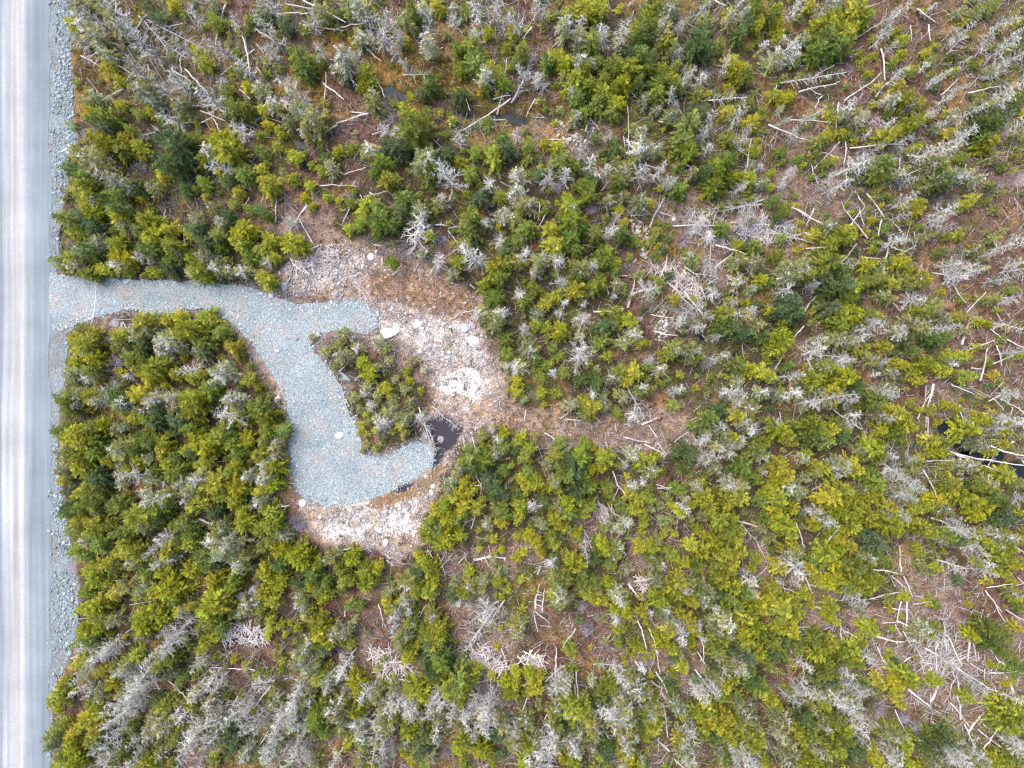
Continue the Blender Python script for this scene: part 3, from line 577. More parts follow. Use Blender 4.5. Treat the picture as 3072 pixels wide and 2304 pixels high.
# ------------------------------------------------------------------ what stands where: per photo tile, "x,y,radius+tone" in tenths of the tile view
# Y bright fir, A golden fir, G green spruce, D dark spruce, O dull old spruce, H half dead, W lichen-white dead tree, S bare snag, B bare bush, R reddish bush
TREES = {
(0,0): "68,1,7O 70,15,9H 63,20,6Y 78,28,10H 90,6,8O 102,25,9O 150,4,6A 135,14,6D 118,21,3Y 172,47,6Y 178,54,7Y 93,60,7Y 103,70,5Y 122,71,5G 124,80,10O 160,74,6G 82,84,6O 105,91,5A 78,96,5Y 90,105,8D 73,86,5O 132,97,6Y 121,98,5G 155,88,9O 95,100,9G 88,122,9Y 92,111,7O 108,122,6A 121,126,7Y 113,114,6G 104,130,7G 107,137,4Y 150,126,14D 146,140,11D 160,120,7G 170,120,6G 190,122,12Y 200,132,10A 183,134,9H 176,140,8Y 82,138,11O 64,150,8D 72,155,9G 78,163,9Y 100,157,7O 118,161,8D 140,152,6A 133,163,7O 176,159,6G 195,155,7D 190,148,6Y 214,150,8G 205,97,9G 214,95,7G 195,78,7G 214,75,6Y 208,60,6O 206,166,6Y 187,20,7G 185,6,6O 215,20,6O 160,165,6D 83,15,8S 100,8,8S 105,20,6S 118,60,9S 150,66,9S 178,82,9S 150,100,9S 205,108,8S 78,112,6S 97,150,7S 106,160,7W 200,140,7S 130,40,8S 115,30,7S 192,40,7S 140,75,7S 133,88,6H 90,45,7H 200,20,6S 165,12,6S 65,10,6O 69,34,6H 115,48,6B 120,145,8B 165,40,7S 215,60,6S 185,70,6S",
(1,0): "10,3,9S 8,10,8O 4,17,6O 25,22,6D 45,15,8S 58,12,8O 72,12,5D 80,4,8O 90,8,9H 98,10,7Y 112,14,8W 118,22,7W 106,20,6S 122,30,6S 118,40,7W 129,50,5S 107,35,8S 128,34,6A 90,30,9H 98,26,6S 57,43,7W 55,50,5W 70,52,11H 78,55,6H 88,49,5S 95,63,8Y 92,72,7Y 100,70,6G 40,50,11G 42,60,9G 28,70,10W 12,45,9W 30,86,9W 36,92,6S 15,90,8H 3,78,8O 5,95,6Y 10,108,5Y 20,112,4G 50,105,13O 42,98,10O 45,115,8O 28,105,6O 18,127,5Y 32,134,8Y 22,116,4Y 4,117,4Y 3,130,5G 55,123,4Y 43,132,3G 48,143,5Y 57,147,6Y 64,143,9O 60,136,8D 70,130,6A 82,127,6G 98,128,10H 95,127,6W 114,128,9D 125,128,8D 108,143,10G 112,155,7Y 120,155,6G 103,150,5G 85,165,4G 5,148,6Y 10,160,9Y 32,155,6Y 47,161,6Y 115,111,6S 124,118,8W 132,95,8Y 146,98,6G 138,112,14G 148,108,7O 138,120,7Y 145,138,12O 147,145,10G 163,130,8D 176,140,7Y 185,150,7G 168,155,13W 160,148,8W 200,156,8W 206,135,9Y 190,130,6G 176,120,6S 170,104,4Y 176,82,8D 143,80,5D 152,72,8D 148,20,6S 150,38,8H 144,8,8H 155,4,6A 130,18,10O 136,12,8G 136,25,6O 160,8,5Y 172,13,7W 170,6,5W 180,8,6G 195,6,8S 205,10,8S 210,25,6S 200,28,5Y 190,29,7W 176,40,8G 185,45,10G 190,55,9G 197,65,9H 210,64,7G 215,72,6G 203,58,6Y 214,120,7G 215,130,8D 176,60,6G 118,90,3G 100,87,9O 15,30,9S 70,110,7B 120,103,7B",
(2,0): "2,28,7Y 10,12,8S 22,5,7W 26,9,6S 45,22,9H 50,12,8Y 60,8,8Y 65,12,8A 75,8,8Y 57,20,8W 76,25,8W 95,27,10W 80,32,6S 93,36,6W 60,32,9O 68,38,8G 105,25,6Y 118,18,8G 113,30,9G 125,5,7G 138,10,9O 132,12,8H 130,30,9O 133,36,8Y 124,25,6G 140,45,7O 163,30,9D 160,40,9D 170,42,8D 178,38,8G 165,22,5O 190,10,7W 188,18,6H 202,12,5W 210,8,7G 195,30,7D 205,20,6D 212,22,6Y 218,38,5W 190,53,8Y 195,60,8A 203,65,9G 185,60,6S 164,68,8W 152,58,6S 145,50,5S 147,16,5S 145,24,6W 162,5,7S 38,48,8Y 45,55,8Y 60,50,9H 66,55,7O 74,53,6G 85,55,7G 98,58,10Y 105,45,7D 112,48,8G 120,52,7D 115,60,7G 130,60,7G 142,58,6G 30,55,7G 8,45,8G 5,55,7D 12,62,6S 24,68,7H 35,70,6S 44,67,5O 55,70,9Y 62,66,8Y 68,75,8G 80,68,6G 90,75,6G 97,72,8Y 108,72,6D 126,72,8G 133,70,7Y 140,75,7G 125,85,8G 53,78,6W 58,85,8G 78,82,9Y 75,90,8G 90,90,8Y 85,96,7G 115,88,6O 62,97,7G 55,100,6H 123,96,5W 136,100,7O 140,84,5S 142,90,4S 160,80,6G 155,95,6D 165,97,6D 150,72,6H 160,105,6H 153,113,11G 147,122,9G 153,130,9G 165,118,8W 172,108,8W 168,128,8W 195,100,9W 186,97,6A 205,88,5G 207,105,7Y 188,120,6G 197,122,5Y 205,120,8S 210,130,6A 203,145,4S 185,138,9G 180,145,9G 190,152,7Y 205,155,7Y 198,160,6W 215,145,5W 215,160,6O 175,160,9G 165,150,7D 155,150,6O 140,155,7W 132,160,6W 145,165,7G 125,148,6S 112,150,8W 110,115,6W 112,128,12H 105,110,5O 125,130,6H 72,118,6D 84,118,6W 86,130,7D 103,140,6Y 95,150,12O 92,160,8G 90,140,6O 62,132,9W 68,143,7W 82,147,7W 75,150,7W 30,155,9W 45,153,8W 5,118,7W 12,113,5O 15,125,8G 28,125,6Y 38,128,8Y 48,125,6Y 40,140,9G 52,142,7G 22,150,6D 5,155,9H 62,160,6G 70,155,7D 65,166,8G 170,82,5A 40,162,6B 170,62,8B",
(3,0): "2,15,7G 8,8,6Y 8,22,6Y 8,30,6Y 22,8,8W 36,6,5Y 48,10,7S 60,4,6W 75,10,10Y 80,18,8Y 48,22,10Y 55,20,8A 62,30,9Y 50,30,9G 43,42,8G 55,40,8G 68,40,7G 70,26,7Y 20,38,9W 25,45,7W 12,35,6W 28,33,6W 5,50,8H 12,52,6W 90,33,5Y 100,30,8W 110,12,8W 120,5,7W 105,20,7W 110,28,5Y 118,35,6Y 105,42,6W 92,48,4Y 115,48,5Y 108,55,5G 137,45,5Y 142,52,5G 160,48,5D 145,39,3Y 168,25,8W 160,35,6W 135,58,6W 125,62,5G 122,60,4Y 114,62,5W 148,64,7W 142,72,6W 86,64,4Y 170,52,4W 178,55,4Y 140,8,6W 134,10,4Y 165,10,6O 192,5,7G 180,12,6O 200,60,9W 205,40,9W 195,38,7S 215,30,6W 218,20,5O 210,75,9W 205,85,9W 218,85,6G 200,100,8D 195,108,7G 185,110,8D 175,98,7W 182,92,7O 190,90,6Y 165,75,6W 155,85,7W 145,95,9W 160,100,6H 150,108,7W 165,118,9W 172,115,8W 158,115,5Y 140,100,6Y 135,98,5Y 125,105,8Y 130,90,7Y 113,75,8Y 118,85,8Y 108,85,9H 122,92,6H 100,88,5W 105,97,5G 92,90,4Y 105,107,7W 92,105,6W 115,112,6G 108,115,6Y 100,118,8Y 95,122,5G 88,115,5W 120,122,8W 132,125,5O 128,128,5Y 140,130,9W 145,142,9O 155,135,8H 170,135,5G 150,155,11D 140,160,8O 155,148,4Y 165,150,9H 180,155,8H 175,148,6W 195,135,6O 190,125,8Y 185,120,7G 210,110,8W 215,118,5O 215,155,10B 200,158,8B 190,165,8B 100,145,11G 95,153,5Y 88,155,4Y 115,150,6W 120,155,6W 118,130,4H 40,100,5Y 55,103,5Y 50,118,6Y 62,115,6Y 45,125,8G 40,135,6G 50,140,6G 58,138,4A 27,137,5G 30,143,4Y 12,130,6G 15,85,8Y 5,82,6Y 22,82,4A 10,95,6W 12,105,6W 25,115,7S 38,95,6S 75,90,7W 68,98,6W 80,103,6W 38,153,4G 48,150,3G 55,155,6W 75,140,9S 90,138,8S 85,135,7W 20,150,8W 12,160,6W 3,150,5Y 3,162,5Y 60,160,6S 175,40,4O 150,30,4O 215,45,6S 190,60,5O 205,15,6S 70,60,6B 165,65,6B 175,80,5R",
(0,1): "72,5,6G 85,8,9O 98,5,8G 75,12,7Y 102,12,10D 82,18,8Y 62,25,9G 54,22,6G 75,25,9D 85,30,8D 68,35,7Y 75,38,6G 105,25,8Y 110,30,8O 100,35,6G 125,25,8Y 135,25,6Y 122,35,7G 135,35,11Y 148,33,7A 128,40,7Y 85,45,8O 78,48,8D 90,50,7O 100,47,7G 105,43,5A 68,52,7O 62,58,7Y 55,60,6O 50,62,6G 60,65,7G 68,65,7O 78,70,9Y 90,66,7A 98,60,7W 105,55,9A 112,60,7Y 108,68,6Y 100,55,6Y 120,52,7S 132,52,8G 140,48,7Y 150,50,9G 145,60,6G 155,55,6O 148,66,8D 150,72,6D 168,58,8Y 172,68,9Y 178,75,6Y 180,55,8O 188,65,8H 165,68,6H 125,72,4Y 131,72,3A 137,70,5G 122,62,6B 170,25,7O 172,35,9D 180,42,9D 188,38,7G 165,38,5A 205,38,8Y 215,35,7A 210,45,7Y 190,50,6G 215,58,6G 210,30,6Y 195,20,7D 203,10,6G 215,15,6G 178,5,4Y 210,68,7H 185,15,6O 150,8,6B 125,8,6B 190,26,6W 200,68,6O 60,45,5B 72,117,6G 80,122,6Y 65,127,6Y 72,130,9Y 68,135,6A 78,138,6O 82,145,8Y 80,155,7G 65,147,5Y 62,158,7O 75,160,8W 105,125,9Y 108,132,9G 118,118,7H 125,112,9Y 130,120,7O 120,125,7O 145,110,8Y 155,108,8Y 165,118,10Y 178,108,9Y 185,112,6Y 190,120,7G 172,127,7G 180,130,7G 160,122,8Y 148,127,10H 140,130,8H 122,135,7D 115,147,8G 125,148,6G 135,150,10Y 130,158,8Y 145,140,8H 160,135,7O 175,138,8O 165,150,9W 155,158,7Y 168,162,6Y 175,158,6A 190,155,11H 185,165,6H 202,135,7A 198,130,4Y 215,163,6Y 100,150,9B 112,160,5W 98,108,5R 198,145,6B",
(1,1): "3,15,7D 10,20,6G 2,50,7G 12,42,9Y 33,45,11Y 8,52,7Y 15,58,7Y 10,62,7H 5,72,6Y 10,77,7Y 22,50,6B 62,5,5Y 72,8,4Y 43,5,5Y 50,12,4Y 82,10,6G 95,12,9Y 105,15,8G 92,22,7G 110,25,10G 80,32,6Y 88,28,6G 105,35,6G 125,15,8D 130,8,8G 140,15,9O 138,20,6G 118,27,6G 130,38,12S 128,50,10B 143,52,6W 155,62,10W 150,38,5Y 160,42,6B 100,40,8B 117,60,6G 160,8,6W 185,20,8G 182,28,8G 190,35,8G 200,25,7W 212,20,8H 205,35,6B 210,40,8W 180,45,6G 192,57,9S 195,62,8W 175,60,8G 170,70,7O 205,65,8Y 210,72,8G 200,78,8Y 205,88,9G 215,60,7G 195,5,8D 212,5,7G 215,50,6D 195,103,9H 205,112,9O 212,105,8H 215,125,7G 205,135,6R 216,140,6G 218,150,6H 48,125,5O 75,122,9O 82,127,6H 70,132,6O 60,137,6O 75,140,9G 82,145,7D 92,148,7Y 88,135,7H 105,130,9H 112,135,8O 115,145,6O 98,157,9Y 103,152,6D 135,147,6G 130,155,5Y 112,158,3Y 120,162,5O 133,163,5Y 145,153,6H 68,150,5O 100,82,4B 60,93,4R 30,25,7S",
(2,1): "5,5,10H 12,10,9O 3,25,8O 8,18,6G 10,30,7G 18,33,7G 33,33,7Y 50,10,9Y 54,14,6W 55,25,9G 58,30,7G 48,22,6Y 68,15,6B 85,8,8O 95,5,8O 108,8,9O 115,10,8Y 112,15,8O 92,15,6Y 90,22,7W 97,28,5A 82,33,9W 98,38,9D 105,42,7G 72,40,8G 75,38,6G 50,42,9G 55,50,7G 38,47,9Y 38,56,7S 25,58,8O 12,50,7W 5,42,7G 26,42,3W 5,60,7O 20,70,6H 42,77,8W 70,66,8W 80,55,10G 88,60,7Y 90,68,7G 60,65,8O 57,72,7G 75,78,8G 70,80,6G 100,60,9B 110,72,6O 115,82,12W 90,80,7O 95,85,6O 88,90,5W 120,98,9B 127,78,5G 125,85,5G 140,93,6Y 125,35,5G 122,40,4G 135,40,4D 124,55,5D 135,72,5D 155,60,8O 158,65,6O 165,22,10W 160,32,8S 170,40,9W 148,42,10B 183,33,8G 195,45,6Y 195,60,8O 205,50,9G 210,62,9O 215,75,6Y 205,85,6W 195,78,8H 190,95,5W 205,102,7W 210,45,6G 185,105,8Y 195,110,9O 185,115,9D 200,120,8D 215,125,8D 210,115,7O 150,105,9S 145,115,8W 170,105,6W 160,115,7W 175,125,6W 155,135,8O 160,140,7G 165,145,10B 175,145,6W 185,142,6W 195,150,8G 205,155,7Y 195,162,6O 215,155,7Y 140,135,8O 138,140,7G 122,145,7W 130,155,6H 148,138,5W 118,150,5G 105,155,8Y 100,162,6Y 92,155,6G 88,162,6O 80,125,7G 82,142,5Y 75,130,6G 100,110,8Y 105,122,9H 95,130,9O 110,130,6Y 90,105,8G 80,118,8D 88,115,7D 110,110,4W 57,85,8A 50,88,6Y 38,90,7Y 30,95,7Y 20,85,6G 5,88,7W 12,95,7G 22,105,7O 45,95,5W 62,95,5W 62,112,8W 57,110,5W 42,105,5W 30,118,6Y 42,122,8Y 22,115,6Y 10,122,7W 58,125,5W 58,143,14W 40,142,5G 35,135,5G 15,135,8O 8,150,8H 20,145,6G 30,150,6G 5,163,6A 35,157,6W 45,155,7G 70,162,8D 25,160,6G 60,162,6D 92,145,3R 210,15,6S 200,28,8S 170,60,8S 180,85,7S",
(3,1): "5,8,7D 15,15,7G 10,20,6D 25,3,3G 12,40,6G 27,27,4Y 25,12,3Y 26,50,4Y 55,30,8O 62,38,10Y 55,45,8Y 70,35,7Y 52,50,6G 40,38,5A 68,10,3Y 72,18,3Y 102,3,4G 98,12,3Y 90,25,4Y 100,32,5G 85,35,3A 94,37,3Y 120,8,8W 130,10,6Y 128,15,6A 115,20,6W 145,8,10B 155,15,8W 160,8,9B 170,12,7A 178,5,6A 150,22,9W 145,28,8W 152,32,7W 185,32,8B 195,40,6O 180,50,7O 165,38,5Y 155,38,5G 140,37,6O 132,40,6O 122,27,3Y 130,30,4G 112,27,2Y 118,38,7W 110,42,8W 90,50,4A 140,45,5R 150,52,6D 165,52,9B 210,45,8W 215,40,6W 190,55,6W 170,65,11W 165,72,9W 158,62,7S 180,68,7W 215,62,7W 115,60,7Y 85,63,6A 122,68,5Y 115,75,6O 132,75,9A 128,78,7O 120,82,5O 105,78,8Y 95,75,7G 85,78,7G 98,90,7O 105,93,6O 60,70,8G 50,62,9G 65,78,8D 70,90,7G 75,85,8Y 78,80,6G 25,65,10O 32,72,7Y 15,65,7O 8,55,6G 15,75,8O 15,88,7S 20,95,9D 25,105,8D 10,105,7D 2,102,5A 38,80,7W 52,85,7D 45,75,8D 72,77,4W 126,93,9S 145,98,8G 138,105,7G 150,86,4Y 168,93,4Y 182,92,4Y 195,93,6O 210,85,6G 205,95,6W 165,108,6A 150,108,8O 148,117,7W 160,115,7W 155,125,7G 145,128,8D 170,120,5O 182,112,5Y 190,114,4Y 120,110,8O 128,115,10O 115,120,9H 132,120,8O 120,130,8D 125,138,6D 60,105,10Y 70,105,9Y 55,98,8D 62,115,8G 85,105,7G 95,108,6Y 88,112,6W 95,117,9S 10,127,9Y 5,135,7Y 60,127,9O 68,130,6O 80,127,8W 78,120,6W 40,140,12W 48,150,6W 60,140,7S 65,148,8W 45,125,6W 55,147,6G 50,155,8G 65,160,9Y 40,162,8Y 70,155,7G 20,160,7W 15,152,6D 2,160,6Y 90,145,7O 85,140,4Y 100,135,7A 98,148,7W 93,158,5W 108,148,6Y 105,157,7O 115,150,6Y 135,150,8A 125,155,6A 130,162,6Y 148,145,6G 155,142,7Y 168,142,7Y 160,148,7W 150,155,7A 172,160,7Y 160,158,5O 190,148,5G 195,158,5A 200,165,4Y 205,142,4G 200,75,6S 205,110,7S 212,140,7S 185,145,6B 190,20,6R 205,25,6R",
(0,2): "57,10,6G 58,18,7G 65,22,7G 70,10,8O 78,12,8A 88,14,9W 95,8,6W 68,18,5W 100,22,7S 98,5,8O 105,15,10G 115,18,8D 122,8,9A 132,12,9H 125,22,7O 140,22,8D 130,30,8G 135,35,7D 118,28,7Y 110,25,6Y 135,8,6W 148,12,7H 153,17,6O 150,22,6O 165,15,12A 175,12,8Y 170,25,9A 182,8,8G 160,28,6Y 195,28,11W 200,12,8H 210,15,7H 205,25,7Y 212,28,7G 218,20,6G 155,35,9D 165,40,7G 50,42,7G 55,38,6D 60,45,8A 70,42,10Y 75,52,8Y 80,38,8G 90,36,7A 85,47,7G 100,38,6O 108,35,6O 55,58,6O 65,58,7G 58,65,7O 72,65,8Y 70,73,8Y 85,58,8G 92,65,6A 105,60,11O 112,52,9O 108,70,6O 120,55,8G 120,65,8Y 118,73,8Y 130,65,7O 128,50,7G 140,52,8Y 142,58,7A 135,47,6G 150,62,6G 145,68,7Y 150,78,8G 135,72,6G 160,58,6A 165,60,7D 172,48,9Y 168,45,7G 180,55,10Y 178,65,7Y 190,45,9Y 195,40,7G 200,50,7G 205,60,7G 205,72,8Y 212,48,8Y 215,58,5G 198,75,6G 215,80,7H 55,75,7O 54,82,5A 80,75,8D 70,93,7A 80,95,9G 65,95,5Y 85,85,7D 60,92,6D 60,105,7D 58,113,6D 72,108,9G 68,117,6Y 82,105,7G 85,112,6O 85,125,9A 78,118,6Y 95,120,6G 65,125,7G 80,130,6G 112,83,9S 105,85,6O 135,83,7O 128,80,6O 135,98,11W 125,95,6W 148,93,7G 105,105,9G 98,103,6O 125,110,12Y 118,112,6A 135,112,8G 148,105,5D 160,85,9H 170,80,8H 165,92,8O 185,85,9Y 175,90,7G 160,102,5W 168,103,9Y 178,102,8A 185,110,8D 190,95,7G 205,90,9A 203,100,8Y 215,90,6Y 210,108,7Y 212,120,8A 218,105,5H 105,128,7G 115,125,8G 125,122,7O 110,138,8Y 118,145,8Y 105,145,7Y 125,148,7G 115,155,7O 140,135,8W 132,138,6S 145,145,9A 138,152,7H 150,150,6H 150,122,5Y 158,120,7G 165,128,7G 165,138,7Y 155,135,5D 190,125,9O 185,135,9H 200,138,10H 195,148,10O 210,150,9O 175,150,9G 180,155,7G 165,160,8Y 205,158,8H 68,142,7G 72,150,6G 65,145,5Y 75,138,7O 88,137,8G 92,140,6O 85,158,8Y 92,155,7Y 78,162,7Y 100,160,7G 128,162,7G 140,162,6Y 66,30,5R 62,30,5R 70,158,5R 57,142,4R 210,38,7B",
(1,2): "2,20,8G 8,30,9G 5,25,6D 12,40,9Y 22,40,6G 8,48,7G 18,50,8O 5,62,7Y 18,60,6H 10,72,8H 18,72,8Y 8,82,8H 15,85,7Y 5,92,6Y 2,2,4A 3,100,8H 15,110,7Y 8,108,5Y 15,122,9G 5,125,7Y 25,130,7O 35,120,10B 40,137,6O 5,140,6G 22,143,8Y 12,135,6G 35,150,10Y 45,152,8Y 28,150,6Y 20,155,8D 55,155,6G 65,150,8O 72,145,6O 82,150,9Y 85,145,6Y 75,160,8G 50,163,7G 10,163,8Y 95,160,8Y 105,160,7Y 85,12,6O 95,5,8H 105,10,6G 112,5,8Y 118,15,5G 128,5,6G 100,20,7H 115,25,8O 90,22,5G 95,25,5Y 105,30,7H 115,35,8W 105,37,7W 92,35,6Y 90,42,5Y 98,32,5G 125,35,7Y 130,30,7G 128,42,6G 122,28,6O 108,45,8B 95,53,6O 102,55,4O 92,58,4O 125,15,5R 120,18,3W 205,38,6H 215,42,8Y 210,48,7H 195,45,6O 185,60,8G 195,65,9G 188,72,8D 205,60,8O 215,55,7G 175,75,6O 172,85,6O 215,75,6G 180,85,6Y 165,90,7O 170,97,7Y 178,97,6A 185,92,6Y 180,105,7Y 178,110,6A 190,108,6Y 195,100,4Y 162,105,8G 155,110,7Y 165,115,8Y 172,117,6G 150,120,6G 148,128,7Y 157,125,7G 165,130,8Y 175,130,6Y 160,138,7Y 168,138,6Y 150,133,4G 205,90,9D 215,95,7D 210,105,8G 215,112,7G 200,80,6D 213,120,6Y 200,120,5H 203,124,4O 193,126,3Y 193,143,4Y 205,134,4Y 213,144,4A 207,145,3A 181,132,3O 140,148,4Y 145,153,5Y 150,160,8Y 138,162,7D 155,164,6Y 185,162,6Y 208,160,6O 215,160,5O 138,142,3O 137,15,5B 145,30,6S",
(2,2): "5,7,5Y 10,13,6O 26,7,5Y 28,18,4Y 38,7,6G 18,10,5B 50,18,9O 60,7,5R 68,20,9Y 62,25,6G 72,8,6W 78,12,6O 80,20,6O 90,25,6G 95,30,5G 95,10,6O 112,5,8O 122,13,7R 140,10,8W 145,5,6H 140,18,7G 138,25,6G 108,25,8S 178,22,7D 190,8,8W 200,7,7W 195,15,6H 185,8,6W 215,8,6W 202,20,9O 195,28,7Y 205,28,5Y 200,35,6W 208,38,9W 198,50,6W 188,62,6W 165,52,10W 170,60,7W 165,65,6H 168,45,5W 160,38,8D 155,35,6G 170,30,7G 150,60,9D 142,60,6D 148,68,7D 180,40,8O 185,50,8O 178,55,6H 190,45,6A 215,60,7O 210,55,6G 218,50,6G 200,70,8G 205,78,7G 212,82,6G 175,72,6O 218,75,4W 190,88,8H 195,95,9Y 200,85,6H 185,100,8Y 165,95,8Y 170,102,8Y 160,90,6O 218,95,6Y 215,102,5G 150,98,5W 150,106,6W 155,105,5A 145,110,6A 143,90,6G 147,93,5G 134,43,4G 105,90,6W 115,85,6W 98,70,6W 105,60,8H 110,55,6W 100,58,6H 112,68,7Y 120,65,6Y 118,75,7O 125,62,5Y 82,65,8Y 78,70,6Y 75,60,5Y 65,52,8G 60,60,8G 70,55,6Y 42,52,7G 40,62,6G 35,58,5O 48,55,5H 52,50,6B 31,65,3Y 10,45,6Y 15,55,7Y 5,50,6Y 12,62,6G 3,58,5D 20,45,6O 30,70,5O 50,68,8D 55,75,9D 45,80,9G 35,85,6O 62,80,8G 68,75,6Y 65,90,7G 55,92,9D 68,85,5Y 70,88,4A 20,85,7Y 12,88,7Y 15,75,5G 8,82,5A 32,90,6A 40,92,5Y 8,105,8Y 5,115,6Y 3,95,5D 28,102,6D 40,105,6O 48,105,7Y 58,100,6G 65,105,7G 62,112,6Y 50,112,8G 38,118,7Y 45,122,6Y 25,120,6O 15,132,7Y 22,137,6A 25,145,6A 10,145,5Y 5,150,6Y 5,132,4Y 35,130,6G 38,138,6A 55,128,6Y 48,125,5O 60,135,5G 55,155,9Y 50,150,6Y 60,162,6G 78,138,7Y 82,145,6Y 72,150,7D 75,145,6G 82,155,5G 87,158,4Y 90,140,6O 90,148,6O 80,125,6O 98,120,7H 92,125,6H 95,105,6G 100,95,6Y 108,98,7Y 118,100,7G 105,108,6Y 112,112,7Y 115,120,6Y 112,127,5Y 120,108,6O 128,105,5O 137,105,5Y 130,118,6O 82,90,6G 85,97,4G 120,140,7Y 110,140,6Y 125,135,6O 128,132,4Y 132,130,3A 120,148,6G 135,145,6G 125,155,8O 121,150,4W 120,158,4W 140,150,6Y 155,140,8Y 165,145,8Y 150,155,6Y 160,155,8G 164,130,5Y 180,118,9Y 190,115,6Y 185,125,8G 192,130,8Y 178,135,8Y 165,115,5O 172,112,5Y 180,155,9Y 190,150,8A 198,145,6Y 190,160,6Y 185,145,6Y 212,150,6Y 205,145,5O 215,125,5O 208,160,5Y 218,115,5G 100,160,6O 35,158,7W 175,165,5G 23,110,6S 66,133,6S",
(3,2): "5,8,6O 25,8,9W 15,12,6W 42,5,6G 55,8,8A 55,15,6Y 40,15,6S 42,20,9S 70,15,6S 78,27,8W 70,35,7W 65,10,6O 75,5,8D 90,15,8G 85,18,6G 100,5,8W 105,12,7W 95,25,7O 110,27,9Y 118,33,8A 105,30,6H 122,38,5Y 98,38,5Y 110,40,7G 112,45,6G 40,35,11G 50,38,8Y 35,45,9D 45,50,9G 60,45,8D 65,40,6G 60,32,5G 10,40,8Y 5,35,6H 15,45,7A 20,50,5Y 35,60,5Y 30,65,6O 40,68,5A 48,75,7Y 42,78,5O 8,70,7Y 15,78,8A 10,82,7Y 22,90,9O 25,95,8O 32,82,5O 33,92,3Y 5,88,6Y 10,100,8Y 18,105,7Y 5,112,6Y 65,70,9H 72,72,8Y 78,75,6A 62,65,5W 57,70,6W 60,80,5W 80,80,6G 90,55,9Y 95,60,9G 98,65,6Y 85,62,6O 80,58,5O 95,50,5G 125,65,7W 118,70,9S 108,62,6W 105,78,8B 115,80,6O 125,75,6O 130,65,5Y 125,88,9H 118,92,9H 110,98,8W 130,90,6H 125,100,8H 90,75,6G 95,85,8G 92,95,7Y 100,90,6O 85,95,7Y 105,105,7A 80,90,6O 60,90,9Y 55,100,9A 65,98,8Y 70,92,6Y 72,108,9Y 80,105,7Y 62,112,7Y 85,112,7Y 75,118,7A 70,123,7A 88,120,6A 105,112,6W 118,115,7H 115,120,6A 100,120,9Y 108,125,7A 95,128,6D 125,118,6Y 130,125,7Y 138,125,6Y 140,130,5Y 85,130,7D 92,140,8D 100,135,7O 60,125,6Y 55,130,6Y 62,135,6Y 40,122,6Y 50,118,7H 45,110,5W 35,110,5W 48,118,5W 15,122,9A 20,128,7Y 8,122,5Y 10,140,4Y 25,145,6O 22,138,5Y 18,148,5O 2,132,5O 50,145,9Y 55,152,8Y 60,145,7Y 45,155,7G 70,140,6Y 65,155,7G 75,160,8G 85,160,7G 85,150,6O 95,150,6G 25,158,11W 10,158,7A 38,160,5A 130,23,5Y 122,17,4G 140,22,5Y 155,18,6Y 165,22,4Y 147,33,3Y 178,25,3Y 172,40,9Y 182,52,8O 185,30,5Y 192,32,4A 205,52,5A 195,60,5A 148,50,7G 145,60,6Y 153,60,5A 140,50,6Y 155,70,5A 165,72,8O 175,70,6O 205,78,8A 215,85,6G 160,85,8Y 155,92,8Y 150,85,6G 168,95,8Y 175,100,7Y 185,105,9A 180,112,7Y 195,95,9G 200,105,9D 205,115,8D 190,85,8O 185,90,7G 215,110,8S 195,118,6D 150,108,7O 145,100,6A 135,105,7Y 128,108,7Y 130,140,4Y 132,147,5Y 147,159,5Y 165,125,8W 172,125,9W 160,118,5W 155,130,7G 165,135,6D 150,135,6O 185,135,5Y 195,128,6H 205,132,7H 200,140,6H 185,145,7W 195,145,9Y 205,150,8G 212,155,7Y 190,155,6W 190,162,6W 200,162,7Y 215,135,6Y 172,140,6W 178,138,5W 208,142,6Y 185,128,5W 210,8,8W 205,30,8W 215,35,7W 200,40,6W",
